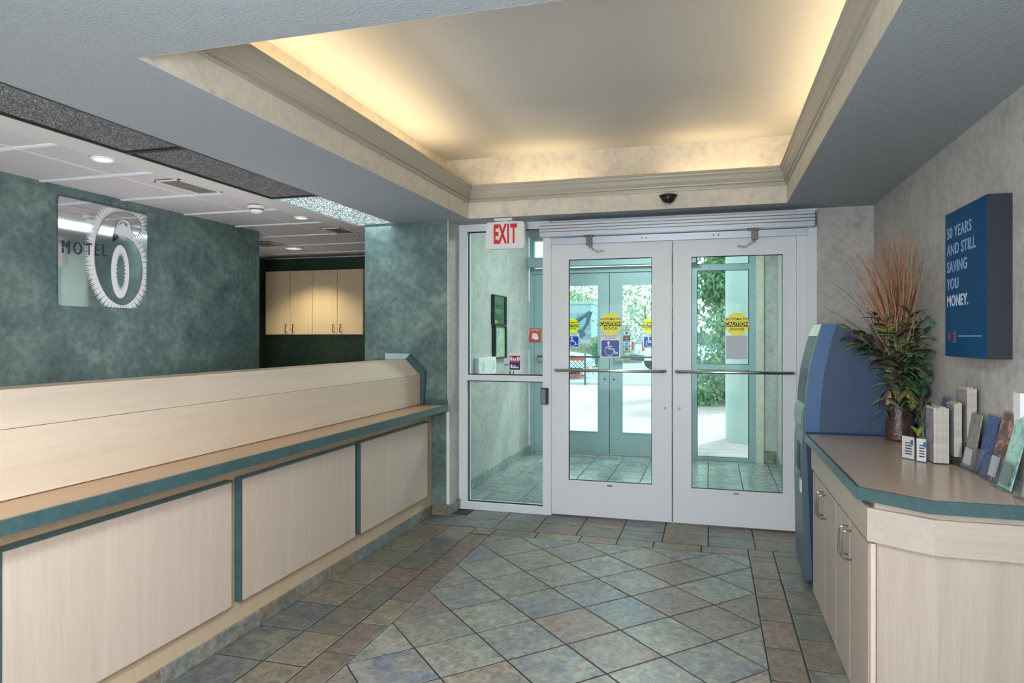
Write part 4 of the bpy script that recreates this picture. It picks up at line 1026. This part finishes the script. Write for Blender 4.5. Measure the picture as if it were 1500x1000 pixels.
# leaflet holders
def quad_box(t, name, mat, P0, P1, P2, P3, th, parent=None, **p):
    """board with base line P0-P1 and top line P3-P2, thickness th"""
    P = [Vector(q) for q in (P0, P1, P2, P3)]; n_ = (P[1] - P[0]).cross(P[3] - P[0]).normalized() * th
    return MB().poly([tuple(q) for q in P] + [tuple(q + n_) for q in P], [(0, 1, 2, 3), (4, 5, 6, 7), (0, 1, 5, 4), (1, 2, 6, 5), (2, 3, 7, 6), (3, 0, 4, 7)]).build(name, mat, parent or t, **p)
def pics(name, cols, sc_=14): return mottled(name, cols, scale=sc_, fine=40, rough=.3, bump=0, lo=.4, hi=.6)
def leaflet_rack(y0, y1, x, h, lean, mat, lb, pocket=.42, sheet=None):
    t = thing('leaflet_holder', lb, 'leaflet holder', (x, (y0 + y1) / 2, TZ0), None)
    z = TZ0
    quad_box(t, 'back_plate', M['acrylic'], (x + .012, y0, z + .001), (x + .012, y1, z + .001), (x + .012 + lean, y1, z + h), (x + .012 + lean, y0, z + h), -.003)
    quad_box(t, 'leaflet', mat, (x + .008, y0 + .005, z + .006), (x + .008, y1 - .005, z + .006), (x + .008 + lean * .97, y1 - .005, z + h * .97), (x + .008 + lean * .97, y0 + .005, z + h * .97), .004)
    if sheet: quad_box(t, 'sheet', sheet, (x + .0015 + lean * .06, y0 + .02, z + .02), (x + .0015 + lean * .06, y1 - .018, z + .02), (x + .0015 + lean * .36, y1 - .018, z + h * .36), (x + .0015 + lean * .36, y0 + .02, z + h * .36), .001)
    quad_box(t, 'front_plate', M['acrylic'], (x - .012, y0, z + .001), (x - .012, y1, z + .001), (x - .012 + lean * pocket, y1, z + h * pocket), (x - .012 + lean * pocket, y0, z + h * pocket), -.002)
    MB().box(x - .012, x + .012, y0, y1, z + .0005, z + .0035).build('floor_plate', M['acrylic'], t)
    for yy_ in (y0, y1 - .002):
        MB().prism([(x - .012, z + .004), (x + .012, z + .004), (x + .012 + lean * pocket, z + h * pocket), (x - .012 + lean * pocket, z + h * pocket)], 'y', yy_, yy_ + .002).build('side_plate', M['acrylic'], t)
    return t
leaflet_rack(3.165, 3.285, 1.0, .232, .035, pics('collage', [srgb(92, 88, 84), srgb(150, 150, 148), srgb(108, 118, 80)], 26), 'acrylic holder with grey photo collage leaflets beside the tall paper stacks', sheet=M['paper2'])
leaflet_rack(3.035, 3.155, 1.005, .240, .045, pics('blue_leaflet', [srgb(28, 46, 104), srgb(48, 78, 140), srgb(60, 120, 160)], 5), 'acrylic holder with dark blue leaflets on the right counter')
leaflet_rack(2.915, 3.025, 1.0, .262, .058, pics('food_leaflet', [srgb(70, 46, 40), srgb(96, 60, 52), srgb(190, 150, 130)], 24), 'acrylic holder with brown food photo leaflets and white card', sheet=M['paper2'])
leaflet_rack(2.760, 2.880, .985, .262, .062, pics('mint_leaflet', [srgb(120, 168, 158), srgb(178, 224, 210), srgb(90, 110, 106)], 7), 'leaning acrylic holder with pale mint green leaflets', sheet=plain('grey_green_card', srgb(138, 150, 138), .6))
leaflet_rack(2.600, 2.700, .99, .14, .03, pics('tan_leaflet', [srgb(150, 140, 130), srgb(190, 200, 200)], 12), 'low acrylic leaflet holder nearest the camera, cut by the photo edge')
def paper_stack(x0, x1, y0, y1, h, lb, lift=0, extra=False):
    t = thing('leaflet_holder', lb, 'leaflet holder', ((x0 + x1) / 2, (y0 + y1) / 2, TZ0)); z = TZ0
    mb = MB().box(x0, x0 + .002, y0, y1, z + .001, z + h * .97).box(x1 - .002, x1, y0, y1, z + .001, z + h * .97).box(x0, x1, y1 - .002, y1, z + .001, z + h + .03).box(x0, x1, y0, y1, z + .0005, z + .003)
    mb.build('acrylic_case', M['acrylic'], t)
    n_ = 5
    for k in range(n_):
        a = x0 + .005 + (x1 - x0 - .01) * k / n_; b = x0 + .005 + (x1 - x0 - .01) * (k + 1) / n_ - .0006
        box('booklet', a, b, y0 + .004 + rg.uniform(0, .004), y1 - .012, z + .005 + lift, z + h + rg.uniform(-.006, .004), M['paper'], t)
    return t
p1 = paper_stack(.905, .972, 3.305, 3.430, .240, 'clear holder with booklets and a faint ring mark, nearest the small card holder')
MB().torus((.9035, 3.375, .98), .040, .0025, (1, 0, 0), 28, 6, 1.7).build('ring_mark', plain('grey_ring', srgb(128, 126, 136), .5), p1)
paper_stack(.980, 1.018, 3.30, 3.42, .262, 'middle tall clear holder filled with pale booklets', .03)
paper_stack(1.026, 1.072, 3.295, 3.42, .325, 'tallest clear holder of pale booklets against the right wall')
leaflet_rack(3.62, 3.72, 1.02, .26, .03, pics('violet_leaflet', [srgb(58, 66, 130), srgb(120, 96, 150), srgb(80, 150, 190)], 18), 'violet and blue leaflet holder behind the booklet stacks, near the vase')
leaflet_rack(3.50, 3.60, 1.02, .25, .03, pics('rust_leaflet', [srgb(60, 40, 40), srgb(150, 130, 124)], 18), 'dark rust leaflet holder between the violet one and the booklet stacks')
# small twin card holder
t = thing('card_holder', 'small twin acrylic card holder with white cards in front of the vase', 'card holder', (.85, 3.38, TZ0))
def slab(t, name, mat, p, q, z0, z1, th):
    d = Vector((q[0] - p[0], q[1] - p[1])).normalized(); n_ = Vector((-d.y, d.x)) * th
    return MB().prism([p, q, (q[0] + n_.x, q[1] + n_.y), (p[0] + n_.x, p[1] + n_.y)], 'z', z0, z1).build(name, mat, t)
for p, q in (((.815, 3.435), (.850, 3.375)), ((.853, 3.355), (.884, 3.325))):
    slab(t, 'acrylic_block', M['acrylic'], p, q, TZ0 + .0005, TZ0 + .112, .026)
    pp = (p[0] + .004, p[1] - .001); qq = (q[0] - .002, q[1] + .004)
    c_ = slab(t, 'card', M['paper2'], (p[0] + .004, p[1] + .002), (q[0] + .002, q[1] + .005), TZ0 + .004, TZ0 + .100, .003)
    for k in range(5):
        d = Vector((q[0] - p[0], q[1] - p[1])); o_ = Vector((p[0], p[1])) + d * .28; e_ = Vector((p[0], p[1])) + d * .8
        z = TZ0 + .022 + k * .012
        MB().prism([(o_.x + .0025, o_.y + .0005), (e_.x + .0025, e_.y + .0005), (e_.x + .0032, e_.y + .0012), (o_.x + .0032, o_.y + .0012)], 'z', z, z + .0045).build('print_line', M['ink'], c_)
    d = Vector((q[0] - p[0], q[1] - p[1])); o_ = Vector((p[0], p[1])) + d * .8
    slab(t, 'blue_mark', M['adablue'] if False else plain('teal_dot', srgb(30, 110, 140), .5), (o_.x - .002, o_.y + .002), (o_.x + .004, o_.y - .006), TZ0 + .066, TZ0 + .088, .003)

# ============================================================ OUTDOORS
def bricks(name):
    m, nt, b = new_mat(name); L = nt.links.new
    t = N(nt, 'ShaderNodeTexCoord'); mp = N(nt, 'ShaderNodeMapping'); mp.inputs['Scale'].default_value = (1, 1, 1)
    br = N(nt, 'ShaderNodeTexBrick'); br.inputs['Scale'].default_value = 1; br.inputs['Brick Width'].default_value = .2; br.inputs['Row Height'].default_value = .1; br.inputs['Mortar Size'].default_value = .006
    br.inputs['Color1'].default_value = srgb(224, 190, 184); br.inputs['Color2'].default_value = srgb(206, 168, 162); br.inputs['Mortar'].default_value = srgb(200, 192, 186)
    L(t.outputs['Object'], mp.inputs[0]); L(mp.outputs[0], br.inputs['Vector']); L(br.outputs['Color'], b.inputs['Base Color']); b.inputs['Roughness'].default_value = .8
    bp = N(nt, 'ShaderNodeBump', Strength=.4, Distance=.004); L(br.outputs['Fac'], bp.inputs['Height']); L(bp.outputs[0], b.inputs['Normal'])
    return m
box('brick_forecourt', -14, 14, 8.26, 20.4, -.12, -.02, bricks('brick_paving'), None, kind='structure')
box('road', -60, 60, 20.4, 80, -.16, -.05, mottled('pale_asphalt', [srgb(168, 176, 176), srgb(188, 194, 192)], scale=2, fine=30, rough=.9), None, kind='structure')
box('kerb', -60, 60, 20.25, 20.55, -.10, .06, M['offw'], None, kind='structure')
M['stucco'] = plain('white_stucco', srgb(188, 196, 190), .7, bump=.3, bscale=60)
MB().lathe([(.46, -.02), (.46, 6.2)], .655, 9.98, 64).build('portico_column', M['stucco'], None, smooth='auto', label='thick round white column close outside the right door', category='column')
MB().box(.19, .62, 18.9, 19.3, -.02, 6.2).build('portico_pillar', M['stucco'], None, label='square white pillar far behind the round column', category='column')
M['leafg'] = plain('tree_leaf', srgb(156, 182, 134), .6); M['leafg2'] = plain('tree_leaf_dark', srgb(112, 150, 104), .6); M['bark'] = plain('bark', srgb(110, 98, 84), .9)
rt = random.Random(11)
def tree(x, y, h, rad, n, lb, base=0, leafs=.16, mat='leafg', shape='round', low=.3):
    t = thing('tree', lb, 'tree', (x, y, base)); tr = MB()
    tr.tube([(x, y, base - .1), (x + .05, y, base + h * .35), (x - .04, y, base + h * .7)], .1, 8, radii=[.14 * h / 5, .09 * h / 5, .03])
    for k in range(7):
        a = rt.uniform(0, 6.28); z = base + h * rt.uniform(.25, .6); tr.tube([(x, y, z), (x + math.cos(a) * rad * .7, y + math.sin(a) * rad * .7, z + h * .22)], .03, 5, radii=[.04, .012])
    tr.build('trunk', M['bark'], t)
    mb = MB()
    cl = []
    for _ in range(34):
        u = rt.uniform(0, 1); z = base + h * (low + (1 - low) * u)
        rr = rad * (1.05 - .85 * u) if shape == 'cone' else rad * math.sin(math.pi * (.15 + .8 * u))
        a = rt.uniform(0, 6.28); q = rr * math.sqrt(rt.uniform(0, 1)); cl.append((x + q * math.cos(a), y + q * math.sin(a), z))
    for _ in range(n):
        c_ = rt.choice(cl); s1 = leafs * rt.uniform(.6, 1.3); sp = rad * .22
        c_ = Vector((c_[0] + rt.gauss(0, sp), c_[1] + rt.gauss(0, sp), c_[2] + rt.gauss(0, sp))); c_.z = max(c_.z, base + .05)
        a = Euler((rt.uniform(0, 3.1), rt.uniform(0, 3.1), rt.uniform(0, 3.1))).to_matrix()
        mb.poly([tuple(c_ + a @ Vector(p)) for p in ((-s1, 0, 0), (0, -s1 * .4, s1 * .1), (s1, 0, 0), (0, s1 * .4, s1 * .1))], [(0, 1, 2, 3)])
    mb.build('foliage', M[mat], t, kind='stuff')
tree(.36, 15.4, 3.0, 1.05, 12000, 'bushy green tree outside, left of the round white column', low=.02, leafs=.07, mat='leafg2', shape='cone')
tree(-3.95, 44, 4.9, 2.6, 2400, 'airy pale green tree seen behind the white utility vehicle', low=.12, leafs=.12)
tree(-11.4, 60, 5.0, 3.0, 1500, 'pale green tree far beyond the blue grey building', low=.2, leafs=.2)
tree(-4.55, 31, 1.2, .8, 1600, 'low green bush beside the dirt mound', low=.02, leafs=.08, mat='leafg2')
# far building
t = thing('glass_building', 'blue grey building far beyond the road', 'building', (-7.5, 48, 0))
box('walls', -13, -7.7, 46, 52, -.05, 3.6, plain('blue_grey_cladding', srgb(178, 196, 204), .5), t)
wm = plain('tinted_window', srgb(150, 174, 188), .3)
for k in range(6):
    for j in range(2): box('window', -12.8 + k * .85, -12.05 + k * .85, 45.93, 45.99, .5 + j * 1.4, 1.6 + j * 1.4, wm, t)
box('parapet', -13.1, -7.6, 45.9, 52.1, 3.6, 3.8, M['stucco'], t)
# dirt mound
mb = MB(); b = bmesh.new(); bmesh.ops.create_icosphere(b, subdivisions=4, radius=1)
for v in b.verts:
    k = 1 + .12 * math.sin(v.co.x * 7 + v.co.y * 3) + .06 * math.sin(v.co.z * 11 + v.co.x * 5); v.co *= k
mb.merge(b, Matrix.Translation((-6.4, 38.6, -.1)) @ Matrix.Diagonal((2.6, 1.6, 1.5, 1))).build('dirt_mound', mottled('dirt', [srgb(120, 112, 100), srgb(160, 150, 134)], scale=2, fine=14, rough=.9, bump=.5), None, smooth=True, label='grey brown dirt mound beyond the parked cars', category='mound')
# excavator arm
t = thing('excavator', 'dark excavator with raised arm behind the dirt mound', 'digger', (-8.6, 42, -.05))
M['exc'] = plain('excavator_grey', srgb(84, 104, 116), .5)
MB().tube([(-8.5, 42, 1.5), (-7.9, 42, 2.4), (-7.15, 42, 2.9)], .14, 8, radii=[.2, .16, .1]).build('boom', M['exc'], t)
MB().tube([(-7.1, 42, 2.95), (-7.3, 42, 2.2), (-7.6, 42, 1.75)], .1, 8, radii=[.16, .11, .08]).build('dipper', M['exc'], t)
MB().prism([(-7.85, 1.8), (-7.5, 1.9), (-7.35, 1.55), (-7.6, 1.3), (-7.85, 1.45)], 'y', 41.8, 42.2).build('bucket', M['exc'], t)
MB().box(-9.6, -8.3, 41.4, 42.6, .9, 2.1, .08).build('cab', M['exc'], t)
MB().box(-9.9, -8.0, 41.2, 42.8, -.05, .9, .1).build('tracks', M['black'], t)
# cars
M['carw'] = plain('white_car_paint', srgb(236, 240, 240), .25, coat=.5); M['carg'] = plain('car_glass', srgb(70, 92, 96), .08); M['tyre'] = plain('tyre', srgb(34, 34, 36), .8)
M['tail'] = plain('tail_lamp', srgb(206, 44, 48), .3)
def loft(mb, secs):
    rings = [[mb.bm.verts.new(p) for p in s_] for s_ in secs]; n = len(rings[0])
    for A, B in zip(rings, rings[1:]):
        for k in range(n): mb.bm.faces.new((A[k], A[(k + 1) % n], B[(k + 1) % n], B[k]))
    mb.bm.faces.new(rings[0][::-1]); mb.bm.faces.new(rings[-1]); return mb
def car(x, y, lb, L_, Wd, side, cabin, group=None, name='car', rear=False, rotz=0):
    """side: (s, z) outline of the body, nose at s=0; built along +X then turned"""
    t = thing(name, lb, 'car', (0, 0, 0))
    def B(a0, a1): return MB().prism([(s_, z) for s_, z in side], 'y', a0, a1)
    body = MB(); secs = []
    for yy_, kx, kz in ((-Wd / 2, .97, .93), (-Wd / 2 + .12, 1, 1), (Wd / 2 - .12, 1, 1), (Wd / 2, .97, .93)):
        secs.append([((s_ - L_ / 2) * kx, yy_, z * kz if z > .5 else z) for s_, z in side])
    loft(body, secs); body.build('body', M['carw'], t, smooth='auto')
    cb = MB(); secs = []
    for yy_, k in ((-Wd / 2 + .16, 0), (-Wd / 2 + .10, .35), (Wd / 2 - .10, .35), (Wd / 2 - .16, 0)):
        secs.append([(s_ - L_ / 2, yy_ * (1 - .16 * (z - cabin[0][1]) / (max(c_[1] for c_ in cabin) - cabin[0][1] + .01)), z) for s_, z in cabin])
    loft(cb, secs).build('window_band', M['carg'], t)
    zr = max(c_[1] for c_ in cabin); tops = [s_ - L_ / 2 for s_, z in cabin if z > zr - .06]
    MB().box(min(tops) - .04, max(tops) + .04, -Wd / 2 + .2, Wd / 2 - .2, zr - .03, zr + .04, .03).build('roof', M['carw'], t)
    for s_, z in (cabin[1], cabin[-2]):
        pass
    for (a, b) in ((cabin[0], cabin[1]), (cabin[-1], cabin[-2])):
        for sy_ in (-1, 1):
            MB().tube([(a[0] - L_ / 2, sy_ * (Wd / 2 - .12), a[1]), (b[0] - L_ / 2, sy_ * (Wd / 2 - .24), b[1])], .045, 6).build('pillar', M['carw'], t)
    ms = (cabin[0][0] + cabin[-1][0]) / 2 - L_ / 2
    for sy_ in (-1, 1): MB().tube([(ms, sy_ * (Wd / 2 - .11), cabin[0][1]), (ms, sy_ * (Wd / 2 - .23), zr)], .035, 6).build('pillar', M['carw'], t)
    for s_ in (L_ * .19, L_ * .80):
        for sy_ in (-1, 1):
            w_ = MB().cyl((s_ - L_ / 2, sy_ * (Wd / 2 - .2), .32), (s_ - L_ / 2, sy_ * (Wd / 2 + .01), .32), .32, seg=24).build('wheel', M['tyre'], t)
            MB().cyl((s_ - L_ / 2, sy_ * (Wd / 2 + .011), .32), (s_ - L_ / 2, sy_ * (Wd / 2 + .025), .32), .19, seg=16).build('hubcap', M['alu'], w_)
    for sy_ in (-1, 1):
        MB().box(L_ / 2 - .07, L_ / 2 + .02, sy_ * (Wd / 2 - .16) - .09, sy_ * (Wd / 2 - .16) + .09, .85, 1.25, .02).build('tail_lamp', M['tail'], t)
        MB().box(-L_ / 2 + .0, -L_ / 2 + .12, sy_ * (Wd / 2 - .3) - .16, sy_ * (Wd / 2 - .3) + .16, .6, .74, .02).build('head_lamp', M['alu'], t)
        MB().box(cabin[0][0] - L_ / 2 + .15, cabin[0][0] - L_ / 2 + .27, sy_ * (Wd / 2 + .1) - .1, sy_ * (Wd / 2 + .1) + .1, cabin[0][1] - .02, cabin[0][1] + .13, .03).build('side_mirror', M['carw'], t)
    MB().box(L_ / 2 - .12, L_ / 2 + .07, -Wd / 2 + .06, Wd / 2 - .06, .42, .66, .04).build('bumper', M['black'], t)
    MB().box(L_ / 2 - .005, L_ / 2 + .03, -.28, .28, .72, .88, .01).build('number_plate', M['paper2'], t)
    t.rotation_euler = (0, 0, rotz); t.location = (x, y, -.05)
    return t
SUVs = [(0, .45), (0, .95), (.15, 1.05), (1.25, 1.12), (4.55, 1.12), (4.6, .45)]
SUVc = [(1.1, 1.10), (1.75, 1.66), (4.2, 1.66), (4.5, 1.10)]
car(-.95, 31.2, 'white utility vehicle parked outside, seen from behind with red lamp', 4.6, 1.85, SUVs, SUVc, rotz=R(203))
SEDs = [(0, .4), (0, .72), (.2, .82), (1.2, .95), (3.9, .98), (4.4, .92), (4.45, .4)]
SEDc = [(1.15, .94), (1.95, 1.55), (3.2, 1.58), (4.0, .97)]
car(-6.3, 24.2, 'white saloon car parked outside behind the red topped barrier', 4.45, 1.75, SEDs, SEDc, rotz=R(172))
# barrier with red rails and lattice
t = thing('barrier', 'low metal barrier with red rails and diamond mesh by the road', 'barrier', (-4.6, 20.1, -.02))
by = 20.1; x0, x1 = -5.0, -3.55
box('red_rail', x0 + .15, x1, by - .02, by + .02, .70, .80, plain('red_rail', srgb(206, 76, 66), .5), t)
box('red_rail', x0 + .15, x1, by - .02, by + .02, .22, .29, plain('red_rail_low', srgb(206, 76, 66), .5), t)
mb = MB()
for k in range(-4, 14):
    a = x0 + k * .12
    for sg in (1, -1):
        p = (a, .29) if sg > 0 else (a, .70); q = (a + .41, .70) if sg > 0 else (a + .41, .29)
        if p[0] < x0 + .1 or q[0] > x1 + .3: continue
        mb.tube([(p[0], by, p[1]), (q[0], by, q[1])], .010, 4, cap=False)
mb.build('lattice', M['exc'], t)
for x in (x0 + .12, x1): MB().cyl((x, by, -.02), (x, by, .9), .03).build('post', M['exc'], t)
